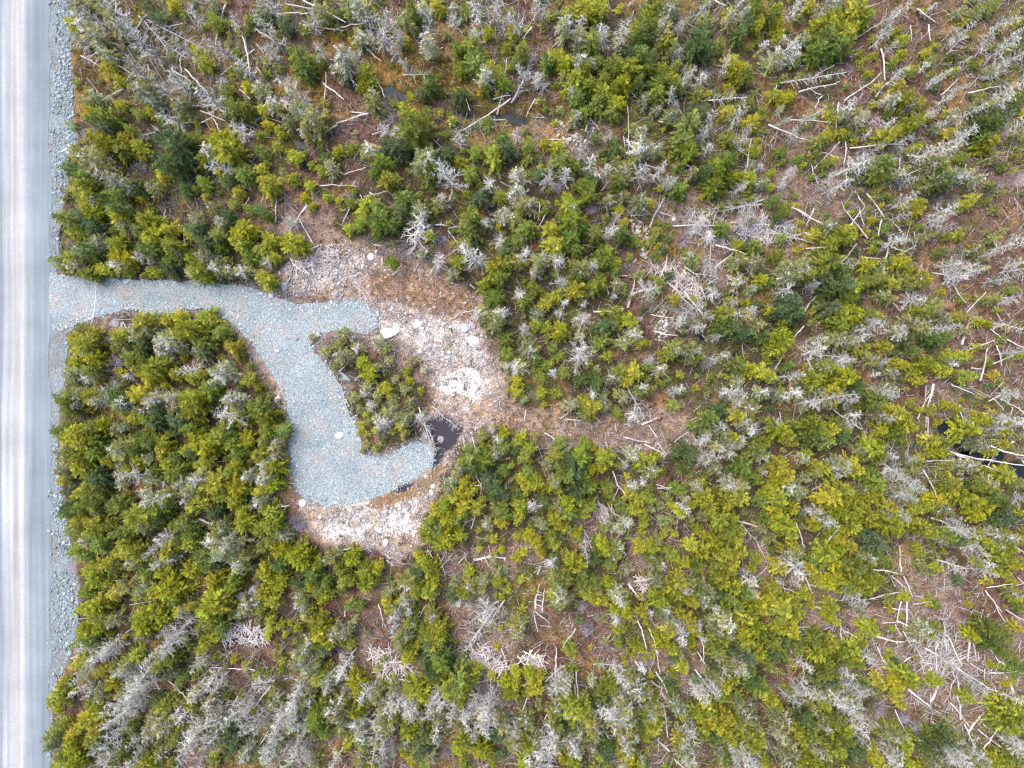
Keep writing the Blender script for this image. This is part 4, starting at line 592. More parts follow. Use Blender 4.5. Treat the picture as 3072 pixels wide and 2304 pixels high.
(0,3): "85,3,8Y 75,13,7G 95,4,6Y 100,12,6Y 102,18,5Y 72,28,6Y 82,28,8Y 90,25,8Y 88,35,7G 85,22,6Y 75,45,8Y 85,45,7Y 72,50,6A 80,52,7G 68,58,5G 100,38,7O 95,32,5O 125,10,8O 120,12,5G 135,12,8Y 145,10,9Y 155,14,8Y 150,20,7G 130,15,5Y 168,10,4Y 185,5,8Y 200,5,8G 195,15,7G 125,32,8Y 135,30,7Y 120,40,6Y 130,42,10Y 125,50,6O 145,35,7Y 155,30,6Y 165,25,6Y 180,25,13Y 190,22,10Y 185,38,8Y 175,40,7G 180,55,8Y 175,60,6Y 190,45,6G 95,50,3Y 110,12,6O 210,10,6O 215,25,8O 210,30,7O 67,75,6Y 80,72,6O 90,65,9W 75,63,9W 95,60,7W 85,70,8W 100,64,7W 70,82,7W 65,90,6W 75,88,6O 90,82,7A 100,75,5O 55,93,6Y 52,98,6Y 48,105,7Y 55,105,5G 50,116,4Y 70,100,8W 80,100,6W 75,105,6W 98,93,6Y 88,97,6O 92,103,6O 105,100,5O 110,75,6Y 118,68,6Y 115,88,8W 125,85,8W 120,92,9W 115,100,8W 105,82,7W 130,75,6W 135,68,5W 110,108,9W 100,112,9W 120,102,8W 128,98,6S 115,78,6W 145,65,7G 142,78,9G 148,82,7D 150,70,6G 130,88,6O 157,88,5G 155,95,4O 152,45,9S 145,55,10S 160,32,6W 165,38,6W 140,50,6S 170,74,7W 180,73,5W 172,79,4G 168,87,3A 190,70,3Y 202,72,5A 195,78,4O 180,90,8W 188,95,8W 175,95,6S 170,102,9H 165,108,7Y 180,108,8H 155,108,5O 145,110,6G 140,112,6Y 135,105,5D 80,100,6D 82,108,8Y 90,110,5G 80,120,11Y 72,127,8Y 85,130,7A 90,118,6Y 62,110,3Y 58,128,6A 62,135,7A 60,142,6Y 50,130,6G 45,138,7G 48,145,6D 42,148,4G 65,145,5Y 62,150,6Y 55,155,6G 50,160,6Y 65,162,7Y 72,160,6Y 75,143,4Y 85,140,7G 90,145,8D 95,135,6D 100,122,9W 108,117,8W 95,128,8W 105,125,6S 115,110,7S 110,130,6G 115,137,4G 120,115,6W 140,122,11O 135,118,8O 130,130,7O 145,130,7W 120,145,9W 128,140,7W 125,150,7H 110,150,7G 105,158,8G 115,155,6G 130,158,8Y 140,152,6O 135,162,6Y 150,143,5G 148,160,5Y 115,162,8H 95,150,9S 85,160,8S 90,155,6S 160,120,8W 168,130,9W 170,138,6W 155,115,6W 165,145,10S 175,155,9S 160,150,7S 180,120,8W 190,120,8H 185,132,8H 195,125,7H 205,120,8W 200,130,7D 195,140,7O 205,140,6D 190,148,7Y 185,155,6G 210,130,8W 215,115,7W 218,105,5S 205,110,7S 210,155,6H 198,150,6D 215,148,6H 185,165,6O 90,10,6B 62,118,7R 210,95,8R",
(1,3): "20,5,8Y 10,12,8Y 5,20,9G 15,20,7Y 3,28,6G 35,5,8D 50,3,8G 60,5,7G 55,12,7G 75,5,8G 82,3,6G 48,10,7Y 62,15,8Y 58,20,6Y 75,12,6D 95,5,9Y 102,2,6Y 40,18,8O 36,22,7W 42,28,7O 12,38,6Y 22,41,4Y 12,48,5Y 10,53,4Y 30,40,3Y 36,45,4Y 18,68,5O 45,35,6Y 52,38,7Y 58,35,6O 65,42,7B 55,48,8Y 60,55,7Y 70,52,9O 78,50,7O 82,58,6Y 75,58,5Y 65,58,6Y 82,25,6G 90,25,5G 95,50,5O 105,80,4O 42,62,8O 50,60,6D 58,65,8D 55,58,6G 38,72,8O 45,75,10O 40,80,7W 50,78,8O 35,68,5H 3,85,4G 10,85,3G 60,80,6A 55,90,7Y 62,88,8O 75,70,7W 78,78,8W 72,88,10W 65,95,9W 60,98,6W 80,95,6W 85,90,8Y 92,95,6Y 88,98,6Y 70,105,5O 60,105,6O 16,97,5O 30,100,9W 35,108,8W 28,115,9W 22,125,9W 30,122,8W 38,98,8W 45,103,8O 42,108,7D 5,105,8S 3,118,8S 12,122,7S 15,110,6O 35,118,7H 30,130,8H 15,138,8W 10,148,9W 8,155,7W 20,145,6O 5,130,7W 3,155,6D 10,162,8W 28,150,5S 38,145,8W 42,155,8W 45,135,8S 35,160,8S 50,158,6O 57,155,4Y 70,160,8W 55,115,9G 52,125,10G 60,132,9G 70,115,10O 75,125,9O 65,110,8G 72,132,6G 78,108,7G 88,115,7Y 95,105,7S 100,105,6O 105,98,7O 110,105,6O 85,128,8W 92,125,6W 88,135,9W 80,142,7Y 92,140,8O 78,148,5Y 108,125,9H 115,128,9O 110,135,8O 118,122,7O 115,112,7W 125,108,6S 130,105,7W 135,115,9W 138,122,7W 128,115,8W 130,130,7Y 135,135,7Y 100,140,7S 105,150,8S 112,145,7S 95,150,7O 98,158,7Y 90,160,8O 118,150,7W 130,145,7O 138,150,8O 145,140,8D 150,135,7G 145,148,8D 150,155,7O 128,152,6Y 135,158,6Y 145,163,6G 138,95,9Y 145,100,8Y 132,98,7Y 140,110,7Y 120,95,7O 118,25,9Y 112,22,5Y 122,32,9W 118,38,8W 130,28,7H 135,38,8O 130,42,6O 128,22,6W 120,45,6W 115,15,6O 130,5,8O 140,8,8Y 138,14,6Y 150,12,8Y 145,15,6A 155,5,7Y 152,35,7O 158,45,8Y 155,55,9Y 160,50,6Y 145,48,7G 148,58,7D 155,65,8G 165,65,7D 160,75,9G 150,82,7D 155,88,7G 145,72,6D 125,55,8O 130,50,7O 135,68,8Y 130,72,6Y 128,62,6G 165,75,6D 170,18,7D 178,15,7G 172,5,6O 185,8,8O 195,5,8O 195,12,6O 210,5,7Y 218,12,5Y 183,25,7W 178,22,6W 175,87,13G 185,90,8Y 165,92,9Y 170,98,8Y 180,100,7Y 178,107,6A 208,60,3Y 205,40,3Y 212,45,3Y 190,80,6Y 195,78,4Y 203,86,5Y 215,90,7Y 218,102,6Y 195,98,6B 170,105,8W 175,112,6W 168,118,7W 178,120,9W 182,130,6W 155,105,8S 160,110,6S 150,108,5S 155,120,7O 160,122,5O 145,120,6O 158,130,7W 155,140,6W 192,110,8S 198,118,9W 205,112,9S 195,128,9W 202,130,8W 190,135,7W 180,140,8Y 175,148,7Y 185,145,6Y 195,145,9Y 200,150,8Y 190,150,6Y 205,135,7D 210,125,8O 215,130,7O 212,155,6D 205,160,5G 165,150,9B 178,160,5G 100,117,6B 210,50,6B 200,30,9S",
(2,3): "8,3,3Y 38,5,8O 48,5,8G 42,3,5W 60,5,7G 65,15,7Y 58,10,6O 72,5,7G 75,12,6O 72,20,7Y 80,22,6Y 90,15,8H 95,20,8W 88,25,8Y 95,28,7Y 98,15,5O 82,5,6Y 100,32,6A 90,30,5Y 92,38,7W 90,45,5Y 96,45,4Y 112,30,6Y 105,37,5O 112,18,4O 115,40,3Y 42,22,9O 48,20,7O 38,18,6Y 40,28,4D 5,40,9O 5,48,9O 10,35,6O 50,65,8G 48,58,5G 122,15,4W 120,32,5W 128,20,8Y 132,10,7Y 125,5,7O 140,15,8Y 145,5,9A 155,5,7O 150,12,7H 155,22,7Y 165,15,9O 168,22,7O 160,8,7G 135,28,7W 138,35,4W 145,32,6Y 132,35,6O 148,45,9W 150,55,7W 142,42,6W 155,40,7A 160,48,6A 157,45,6W 162,42,5W 135,48,7Y 130,58,8Y 138,62,6Y 133,45,5H 155,58,6Y 165,55,5W 92,57,5G 103,57,4Y 108,60,6Y 113,63,5Y 98,75,3Y 96,70,3Y 105,68,3Y 115,70,3Y 74,75,3G 70,90,5W 92,85,8W 88,82,4A 120,85,3A 112,80,6W 3,82,6Y 15,83,6Y 25,85,5Y 20,95,7Y 3,92,5Y 3,102,5Y 40,85,7W 48,88,8H 38,95,10W 45,98,8H 35,100,7W 85,95,7G 80,102,7G 78,108,7D 100,90,8H 108,92,9O 105,98,10H 115,98,7O 95,100,6O 90,105,7W 98,108,7H 108,108,6O 92,115,11H 95,125,11H 102,122,8O 85,120,9H 90,130,9O 100,132,7Y 82,112,6H 110,130,5D 115,118,8G 122,118,8H 125,128,8Y 120,132,6Y 112,125,6D 128,115,5O 115,138,5Y 50,112,9Y 60,110,8Y 55,120,9Y 65,120,7Y 48,118,6H 60,118,6H 52,125,6Y 42,108,5Y 38,112,6O 36,120,6G 40,125,7G 33,130,5G 45,130,7D 10,110,8B 12,120,8O 5,130,8H 15,128,7O 3,140,8O 20,140,8O 15,145,7Y 30,140,7W 35,138,8W 28,148,8W 38,148,7H 25,155,9W 15,158,7W 30,160,8W 10,162,6Y 22,163,7W 50,138,6H 58,135,6W 50,145,8H 55,150,8H 45,155,8Y 55,158,7Y 60,145,5O 70,130,8O 75,135,8O 65,138,6G 68,145,7O 75,150,6O 80,150,8D 85,145,7D 78,158,7G 98,140,9H 100,148,8H 102,155,7A 95,150,7A 105,140,6H 78,125,8S 112,160,6O 105,162,7Y 98,163,6W 140,85,6G 148,80,6Y 140,72,6D 145,68,5O 135,95,6D 140,98,5D 142,110,8O 148,115,6O 160,90,5D 165,92,9W 172,100,10W 165,103,9W 175,95,7W 160,98,7W 168,108,7A 178,90,5W 180,105,6G 188,105,4Y 155,120,6G 160,118,6Y 158,110,5D 172,120,9A 178,125,8A 170,128,8Y 180,120,7A 188,122,6Y 185,132,7Y 170,135,8D 165,138,6G 178,138,7G 155,130,5W 153,135,6W 145,142,6Y 150,145,7H 155,148,6H 145,152,6O 150,158,7H 155,162,6H 158,145,4Y 172,8,4G 178,15,8D 182,5,7Y 190,8,8Y 188,18,7G 200,15,7G 205,5,8W 208,12,6W 212,20,7Y 205,22,8Y 215,28,7Y 195,25,6G 175,28,6W 182,28,7Y 180,38,6O 175,45,8O 185,40,9H 190,48,7O 200,35,8Y 195,42,6Y 202,50,9Y 205,58,7Y 210,42,8Y 215,48,6G 198,58,7G 180,55,8Y 175,62,7G 190,60,9D 200,65,8D 210,62,7Y 205,72,6O 215,68,7G 180,70,8O 185,78,8O 190,72,6O 172,75,6D 178,85,7O 195,78,8H 200,82,7O 205,80,6G 192,88,7Y 185,95,7Y 175,80,5O 205,90,8D 210,98,8G 215,92,6O 195,110,8O 205,112,7O 200,120,8O 208,120,7O 195,128,7G 210,128,6O 205,140,8Y 212,140,6Y 200,135,6O 190,140,6Y 195,150,8H 192,158,7W 200,158,8W 188,148,5W 205,155,7W 210,162,8W 185,155,7G 180,150,6O 205,148,5W 218,158,5Y 185,163,6O 195,162,7W 80,60,8B 65,45,9B 60,25,6B 75,35,6B 160,150,7B",
(3,3): "5,8,6Y 10,5,6W 22,5,6W 5,20,8A 3,25,6A 20,20,7Y 30,15,7Y 35,18,6Y 15,28,8Y 25,27,8Y 10,35,7G 22,32,6Y 37,25,4Y 20,45,8Y 15,42,7Y 8,45,6Y 5,55,8G 12,58,8D 5,65,7D 12,68,7G 20,60,6O 3,78,6G 22,50,5A 25,62,6G 40,3,6Y 50,5,8Y 60,3,7Y 58,10,5Y 75,5,8Y 80,10,8Y 70,8,7G 90,5,7A 85,12,6Y 55,25,7Y 50,32,6Y 55,38,6A 75,20,8W 78,25,6W 82,42,6Y 88,47,8Y 90,42,6Y 78,53,5Y 82,58,5Y 105,20,4Y 118,18,5Y 107,30,3A 104,26,3Y 107,45,3Y 115,35,3Y 138,22,5Y 145,26,5G 140,18,4O 173,25,4A 165,2,5D 212,15,7O 215,20,5Y 218,28,5G 210,5,4Y 190,45,9G 200,50,9G 195,57,9G 205,55,7G 188,52,7D 175,50,7Y 180,54,5Y 172,48,5Y 215,45,6A 135,45,7H 130,52,7O 138,50,6Y 145,45,6G 125,50,5G 128,55,6H 40,55,8G 48,60,7Y 40,65,8Y 55,58,6Y 62,63,7G 72,62,8Y 75,68,7Y 65,72,8G 85,70,6G 78,75,6G 50,72,8G 45,80,9G 42,88,7D 52,88,9D 58,82,8G 62,92,6O 55,95,7O 42,62,4A 65,80,5W 76,82,5G 105,67,4Y 102,72,3Y 110,73,4D 82,92,6G 80,98,6H 95,88,6A 97,95,6Y 95,102,6O 88,98,5W 72,95,8S 68,90,6S 75,100,6W 118,85,9Y 122,92,8Y 110,93,7A 112,100,6Y 108,88,5Y 113,108,7Y 127,90,5Y 115,80,6G 145,90,6Y 140,92,5Y 172,105,6Y 175,100,4H 180,95,8W 175,88,7S 192,76,4Y 200,78,3Y 205,93,4A 210,90,4A 212,82,6G 218,78,5G 212,70,6G 205,68,5G 200,100,3Y 30,75,6S 28,95,8W 35,100,8W 25,102,7W 20,110,8W 32,90,5W 3,107,7Y 8,112,5Y 5,120,7O 15,122,7O 10,130,8O 22,128,7Y 25,135,6A 30,120,8D 38,115,6O 35,125,8G 40,135,8G 48,130,7O 45,105,7H 52,105,7O 50,112,6Y 62,105,9W 70,108,9H 65,115,9W 75,112,8H 72,120,7W 80,110,5W 80,125,9W 78,133,8W 82,142,7W 85,120,5S 60,122,6O 55,125,8G 65,132,8Y 60,140,8G 55,145,8Y 62,148,7Y 50,142,6O 45,150,7O 52,152,7G 40,148,6H 35,145,6O 30,142,6Y 25,150,6O 18,145,6O 12,138,6O 15,155,7O 5,150,6B 38,158,8Y 30,160,7Y 20,160,6O 45,160,7Y 72,150,8D 78,148,6D 70,142,5G 75,158,6D 105,132,6Y 110,128,4Y 108,138,8O 115,142,7Y 112,148,6O 100,135,5G 118,150,5A 105,150,7H 92,155,6Y 95,162,6Y 105,155,8W 110,163,6W 120,160,6Y 145,138,8D 152,142,8D 145,150,7D 135,148,6D 160,130,7O 165,138,5O 158,135,6G 155,130,5O 138,158,6O 145,160,7O 135,165,5Y 160,155,10W 155,150,8W 165,150,9W 170,160,9W 165,163,7W 180,150,8H 175,155,6O 185,158,8H 200,160,7Y 195,160,6A 215,158,6G 208,162,5Y 190,163,6Y 203,112,8Y 210,120,8Y 205,128,9Y 212,130,7G 200,132,6G 198,130,5O 215,110,8Y 205,108,6A 218,112,5S 215,140,6S 215,150,6W 150,60,8S 155,75,8S 93,73,7S 95,115,9B 115,122,9B 128,130,8B 5,95,9B 160,20,7R 168,27,7R 140,60,6B"}
# fallen trunks, thick end to thin end; b = branches still on it, t = thick
LOGS = {
(0,0): "122,15,152,52b 127,18,186,50b 196,2,187,40 220,43,190,65 206,42,200,56 156,50,162,68 165,72,168,90 186,91,168,93 148,112,122,119b 148,113,162,125 150,117,155,133 185,103,194,118 110,72,122,66 108,78,95,92 112,35,105,40 127,15,121,38 210,30,218,70 208,78,220,90 174,107,190,104 173,95,195,105 142,24,162,24 128,56,134,68 150,62,170,75 100,55,120,68 70,48,90,60b 135,30,165,55b 105,40,90,35 160,60,185,85",
(1,0): "40,0,80,25 26,4,54,10 17,14,50,19 40,18,50,26 38,21,76,27 68,27,100,24 0,25,32,46 0,38,8,48 6,55,18,58 0,58,8,68 58,72,78,88 60,62,58,117 82,96,97,98 97,98,70,108 70,108,51,124 104,69,113,88 127,65,151,68b 209,98,217,53 220,86,180,116 205,86,220,85 180,80,186,100 97,43,110,57 75,150,95,145 55,160,88,161 84,137,91,130 133,148,150,153 153,120,160,128 205,103,216,102 75,158,74,165 86,156,84,163 100,116,110,114",
(2,0): "26,8,18,23 17,24,9,40 47,26,35,44 2,88,18,48b 0,90,12,65 20,85,12,100 67,102,75,114 100,92,101,136 126,106,144,112 150,104,142,90 163,88,200,88b 145,140,159,151 117,143,132,148 201,155,204,123 193,128,201,137 40,85,35,91 27,121,55,121 48,112,54,105 66,105,62,118 96,118,97,129 72,116,79,123 102,77,107,86 143,70,150,57 100,5,105,1 151,20,158,25 173,0,180,12 24,138,24,148 8,144,15,135 77,165,83,158 108,155,112,165",
(3,0): "82,9,90,10 128,8,138,25 138,22,134,40 123,22,121,38 60,43,102,18 47,53,50,61 40,66,53,61 7,73,62,68b 26,79,58,74 35,75,46,82 46,83,36,98 65,87,93,68 82,80,78,86 62,88,58,110 98,42,98,72 92,84,112,64b 0,108,27,125 18,104,50,110 36,128,55,137 40,146,58,126 36,130,43,159 60,162,100,135b 68,120,66,145 70,128,112,128 78,158,107,138b 115,130,114,155 124,141,141,131 110,157,127,148 155,46,170,30b 7,73,0,90 172,81,190,80 150,82,165,67",
(0,1): "123,22,115,12 143,15,142,25 158,30,160,50 216,5,214,15 105,112,110,118 88,130,94,126",
(1,1): "16,27,18,0 8,0,8,12 44,10,36,20t 50,46,37,21 46,12,33,37 44,50,56,45t 60,47,70,46 82,13,75,30 78,15,77,20 90,2,93,8 98,0,103,4 123,20,118,37 148,29,166,29t 166,32,178,32 166,33,175,45 170,52,176,52 171,109,178,103 178,104,191,103 102,46,110,49 30,74,24,81 40,60,40,68 93,54,95,60 109,57,109,64 72,155,79,151 85,163,93,157 118,72,128,64 57,45,57,50 115,0,95,7 185,80,190,85",
(2,1): "118,31,130,7 127,18,138,25 118,20,100,24 20,15,19,25 24,10,22,25 30,18,20,38 139,30,178,30 175,46,200,55 175,66,205,40t 217,6,180,18b 215,11,172,15 180,12,195,15 189,25,220,29b 193,36,220,43b 203,47,210,43 172,46,172,95b 160,97,168,85 186,102,192,88t 168,80,176,75 134,78,155,100 137,80,150,93 148,86,162,107 148,65,158,75 154,78,140,76 158,70,175,74 120,106,140,110 122,121,140,125 100,100,106,75t 81,80,82,90 100,72,85,74 70,104,95,102 105,61,108,57t 150,90,160,92 162,73,160,79 165,123,168,130 199,132,200,145 61,46,72,49 14,30,12,45 90,47,95,43 145,92,152,88 150,84,156,86 140,60,133,64",
(3,1): "86,40,60,10 70,30,81,14 79,15,80,30 86,1,100,22 115,35,100,24 75,0,79,15 40,14,32,30 20,13,35,25 25,14,53,32 40,44,0,34 2,35,20,37b 97,25,90,40 101,75,105,48t 106,48,114,54b 114,54,126,47b 126,35,125,45 60,65,75,45 55,60,72,65b 30,49,48,49 30,52,30,57 30,57,42,58 82,57,95,59 32,104,45,88t 32,116,20,128 4,155,10,140 108,95,115,104 160,81,166,97 171,104,180,88 168,132,176,113t 196,98,207,120 173,136,190,128 192,118,205,130 205,126,220,135 182,163,182,135 190,150,208,142 175,152,186,153 196,133,193,150 200,70,220,66b 150,75,153,82 165,75,145,73b 140,70,152,75 200,92,215,90b 119,160,122,152 150,140,153,135 0,28,22,32b 5,42,30,36b",
(0,2): "150,133,146,140 104,120,109,117 172,117,184,122t 187,115,188,120 93,58,90,48 147,139,152,133",
(1,2): "134,24,157,58b 141,20,154,60b 152,19,176,38b 83,29,89,30 82,24,85,26 77,13,82,18 102,8,106,0 179,45,181,55 187,46,190,55 188,76,195,87 187,88,195,87 195,82,194,95 202,86,207,83 23,123,24,128t 20,105,32,103 73,144,87,138 139,129,141,137 188,153,216,151t 203,153,202,137 182,153,181,142 197,148,202,158 157,147,164,165 175,155,182,146 148,143,154,149 113,152,120,155 105,110,110,116 200,134,190,130 180,120,190,115 186,125,190,112 175,128,183,118",
(2,2): "99,3,114,30b 102,25,97,35b 112,35,126,30t 118,36,125,46 96,46,120,51t 140,50,150,41 165,27,153,32 119,24,118,30 114,52,130,60 125,50,132,60b 81,50,84,60 89,34,90,41 28,42,36,46 12,23,10,32 42,30,47,26 47,30,58,31 54,30,54,36 72,28,75,33 87,75,90,87 90,86,96,93 92,89,86,99 70,110,74,101 74,101,88,119 76,112,85,127 79,105,86,118 86,105,90,117 125,87,138,92 125,90,138,88 190,77,177,85t 183,77,177,84 194,118,212,122 195,118,210,122 200,123,212,137b 212,137,220,155 172,155,176,165t 165,130,163,140 144,116,150,113 64,128,69,145 63,145,65,138 93,140,97,145 22,165,25,157 186,165,192,160 220,157,208,165",
(3,2): "35,155,58,120 24,120,28,140 22,64,24,58 12,64,22,58 25,58,28,64 10,24,8,32 26,20,30,32 52,18,70,32 73,50,76,44 75,35,85,42 115,128,107,131 142,116,165,126t 140,132,147,136 119,45,121,58 135,2,130,14 143,0,137,24t 128,30,136,8 157,0,170,8 137,60,134,28 137,28,136,38 165,18,165,35 152,50,163,41 158,58,200,77 160,60,220,70 214,50,200,60t 178,96,200,60t 191,53,220,61 218,65,220,75 137,67,155,65 139,84,161,80 145,76,138,84 134,72,144,90 138,82,140,97 190,15,205,5 194,12,196,22 200,12,215,27 200,27,220,35b 212,20,208,28 188,45,198,44 116,165,116,140t 88,160,107,161 110,165,114,158 127,129,124,136 140,150,165,157b 213,141,220,147 38,92,44,87 0,155,7,151",
(0,3): "168,34,155,46t 60,72,90,60b 80,72,100,63b 100,87,110,80 98,90,119,73b 104,88,132,73b 64,85,72,79 76,99,84,92b 133,88,145,92 146,89,166,101 134,88,134,98 127,95,121,110 100,102,110,94 220,82,183,78 200,65,192,75 198,82,185,97b 190,100,180,112 208,100,196,125b 215,130,201,118t 220,132,205,115 92,162,100,150 108,143,96,160 220,108,200,138 108,50,116,44 120,55,125,52",
(1,3): "87,62,70,88b 15,93,2,108 20,100,8,115 10,110,0,125 25,100,17,105 75,104,86,109 0,150,12,132 215,20,200,40b 205,30,185,55b 210,22,180,42b 195,45,182,60b 190,55,180,62 147,25,143,32 78,27,78,33 92,28,93,20 220,80,205,78 112,45,108,35 105,25,110,40 98,63,112,70 105,68,115,72 118,78,122,84 125,80,132,84 110,82,120,90 100,84,115,80 130,78,142,84 115,75,128,72 122,88,135,86 190,70,200,66 195,62,205,60 200,68,190,62 185,68,178,60 208,75,198,72 212,62,216,70 203,70,200,60",
(2,3): "20,28,24,8t 26,30,28,8 20,30,32,38 19,33,22,45 24,42,34,40 55,45,43,58 38,90,39,62t 0,77,15,69 10,65,25,70 20,70,27,68t 45,76,28,85 58,75,60,70 55,80,56,100 48,92,50,110t 54,93,55,101 106,30,114,58 118,44,125,65 124,62,128,85 107,74,112,84t 124,82,132,95 135,82,125,105b 130,101,133,107t 120,90,127,95 122,112,137,113t 158,62,168,78 163,50,164,72 158,80,172,97 101,7,110,20t 175,0,178,10t 205,12,215,25b 148,122,156,140b 130,110,133,135 136,152,125,142t 127,140,126,150 213,130,220,150b 65,110,82,135b 40,105,28,122 10,95,20,80 15,100,9,112 65,35,70,32 70,75,93,73b 140,158,150,165 105,5,120,0 107,3,115,12 200,140,210,150 21,12,27,12 21,16,27,16 20,20,27,20 20,24,26,24 12,68,18,72 15,70,24,74 108,8,118,5 110,12,117,2 110,2,112,10",
(3,3): "107,0,118,10 117,0,120,15 88,20,113,13 120,12,121,35 121,15,120,47t 124,24,135,19 100,27,121,28 115,22,110,38 127,17,131,17 98,40,108,35 112,39,127,46 110,42,115,52 116,47,119,57 120,47,128,70b 95,53,119,58t 93,60,94,70 65,60,62,45t 61,44,70,48 58,35,65,50 55,58,40,48 23,44,31,41 36,60,32,48 30,45,37,53 38,25,47,28 34,7,53,10 31,0,34,12 5,8,22,13 77,36,81,40 86,58,78,65 106,86,124,70t 148,75,150,35b 152,40,153,65 154,50,164,75 142,110,155,80t 157,97,161,75 142,95,130,88 160,107,151,93 168,125,165,87t 175,55,174,75t 177,58,176,72 174,75,183,80 173,72,182,68 162,78,190,95 205,78,185,58 212,100,203,80t 190,83,212,79 187,80,185,90 198,110,194,93 193,108,220,130b 195,105,212,118 159,110,175,132 172,140,190,120t 185,128,197,137 182,133,201,148 185,148,192,125 196,118,195,130 159,138,143,127t 109,115,116,135 115,132,127,138 92,126,97,131 122,98,142,115t 188,10,204,4 187,12,195,28 196,24,202,38 205,29,220,38 204,10,218,3 213,0,220,12 170,128,172,140 212,135,220,155b 207,153,209,140 92,95,73,81t 71,89,67,72t 29,60,32,90 152,152,153,140 162,148,163,138 22,123,24,118 98,150,112,165b 148,43,137,50 135,62,150,70 140,70,155,66 132,75,150,78 130,66,128,80 145,60,143,80"}

# ------------------------------------------------------------------ tree prototypes
def bez(az, L, e, droop, z, s):
    return np.array((math.cos(az) * L * s, math.sin(az) * L * s, z + L * (math.tan(e) * s - droop * s * s)))

def conifer_crown(seed, h=3.8, R=1.0, step=0.2, nb=8, spl=0.30, spw=0.11, z0=0.3, stepb=0.14, lobe=0.18, gap=0.0, power=0.55):
    """needle sprays on whorled branches"""
    r = np.random.default_rng(seed); mb = MB(); z = z0; k = int(r.integers(2, 5)); ph = r.uniform(0, 6.28)
    bendx, bendy = r.uniform(-.12, .12, 2)
    while z < h - 0.06:
        t = (z - z0) / (h - z0); prof = (1 - t) ** power * min(1.0, 0.62 + 2.2 * t)
        n = max(4, int(nb * (0.55 + 0.45 * (1 - t)) + r.uniform(0, 1.5))); a0 = r.uniform(0, 6.28)
        ctr = np.array((bendx * t * h * 0.4, bendy * t * h * 0.4, 0))
        for j in range(n):
            if r.random() < gap: continue
            az = a0 + 6.283 * j / n + r.normal(0, 0.22)
            L = max(0.14, R * prof * r.uniform(0.66, 1.14) * (1 + lobe * math.sin(k * az + ph)))
            e = math.radians(-12 + 62 * t ** 1.3 + r.normal(0, 8)); droop = 0.22 * (1 - t)
            tint = float(np.clip(r.normal(0.5, 0.26), 0, 1)); zz = z + r.normal(0, 0.05)
            nst = max(2, int(L / stepb))
            for q in range(nst):
                s = 0.28 + 0.72 * (q + r.uniform(0, 0.6)) / nst
                p = bez(az, L, e, droop, zz, s) + ctr; p2 = bez(az, L, e, droop, zz, min(1.0, s) - 0.05) + ctr
                al = p - p2; al /= np.linalg.norm(al) + 1e-9
                for sd_ in (-1, 1):
                    a2 = az + sd_ * math.radians(r.uniform(30, 68)); ln = spl * r.uniform(0.6, 1.3) * (1.15 - 0.45 * s) * min(1, 0.5 + L)
                    d = np.array((math.cos(a2), math.sin(a2), math.tan(e) * 0.5 + r.normal(0.05, 0.3)))
                    w = spw * r.uniform(0.7, 1.3)
                    mb.tri(p - al * w * 0.55, p + al * w * 0.55 + np.array((0, 0, r.normal(0, 0.03))), p + d * ln, float(np.clip(tint + r.normal(0, 0.13), 0, 1)))
            p = bez(az, L, e, droop, zz, 0.86) + ctr; tip = bez(az, L, e, droop, zz, 1.08) + ctr
            sdv = np.array((-math.sin(az), math.cos(az), r.normal(0, .3))) * spw * 0.6
            mb.tri(p - sdv, p + sdv, tip, float(np.clip(tint + 0.1, 0, 1)))
        z += step * r.uniform(0.8, 1.2)
    top = np.array((bendx * h * 0.4, bendy * h * 0.4, 0))
    for j in range(7):
        a = r.uniform(0, 6.28); b = top + np.array((0, 0, h - 0.25 + 0.03 * j)); d = np.array((math.cos(a) * .13, math.sin(a) * .13, .17)); sdv = np.array((-math.sin(a), math.cos(a), 0)) * .045
        mb.tri(b - sdv, b + sdv, b + d, 0.6)
    return mb

def stem(seed, h, r0, bend=0.15, sides=6):
    r = np.random.default_rng(seed); mb = MB(); bx, by = r.normal(0, bend, 2); pts = []; rad = []
    for i in range(7):
        t = i / 6; pts.append((bx * t * t * h * 0.3 + 0.03 * r.normal(), by * t * t * h * 0.3 + 0.03 * r.normal(), -0.25 + (h + 0.25) * t)); rad.append(r0 * (1 - 0.85 * t) + 0.008)
    mb.tube(pts, rad, sides, 0.5); return mb, pts
def stem_at(pts, z):
    for a, b in zip(pts, pts[1:]):
        if b[2] >= z:
            t = (z - a[2]) / (b[2] - a[2] + 1e-9); return np.array(a) + (np.array(b) - np.array(a)) * t
    return np.array(pts[-1])

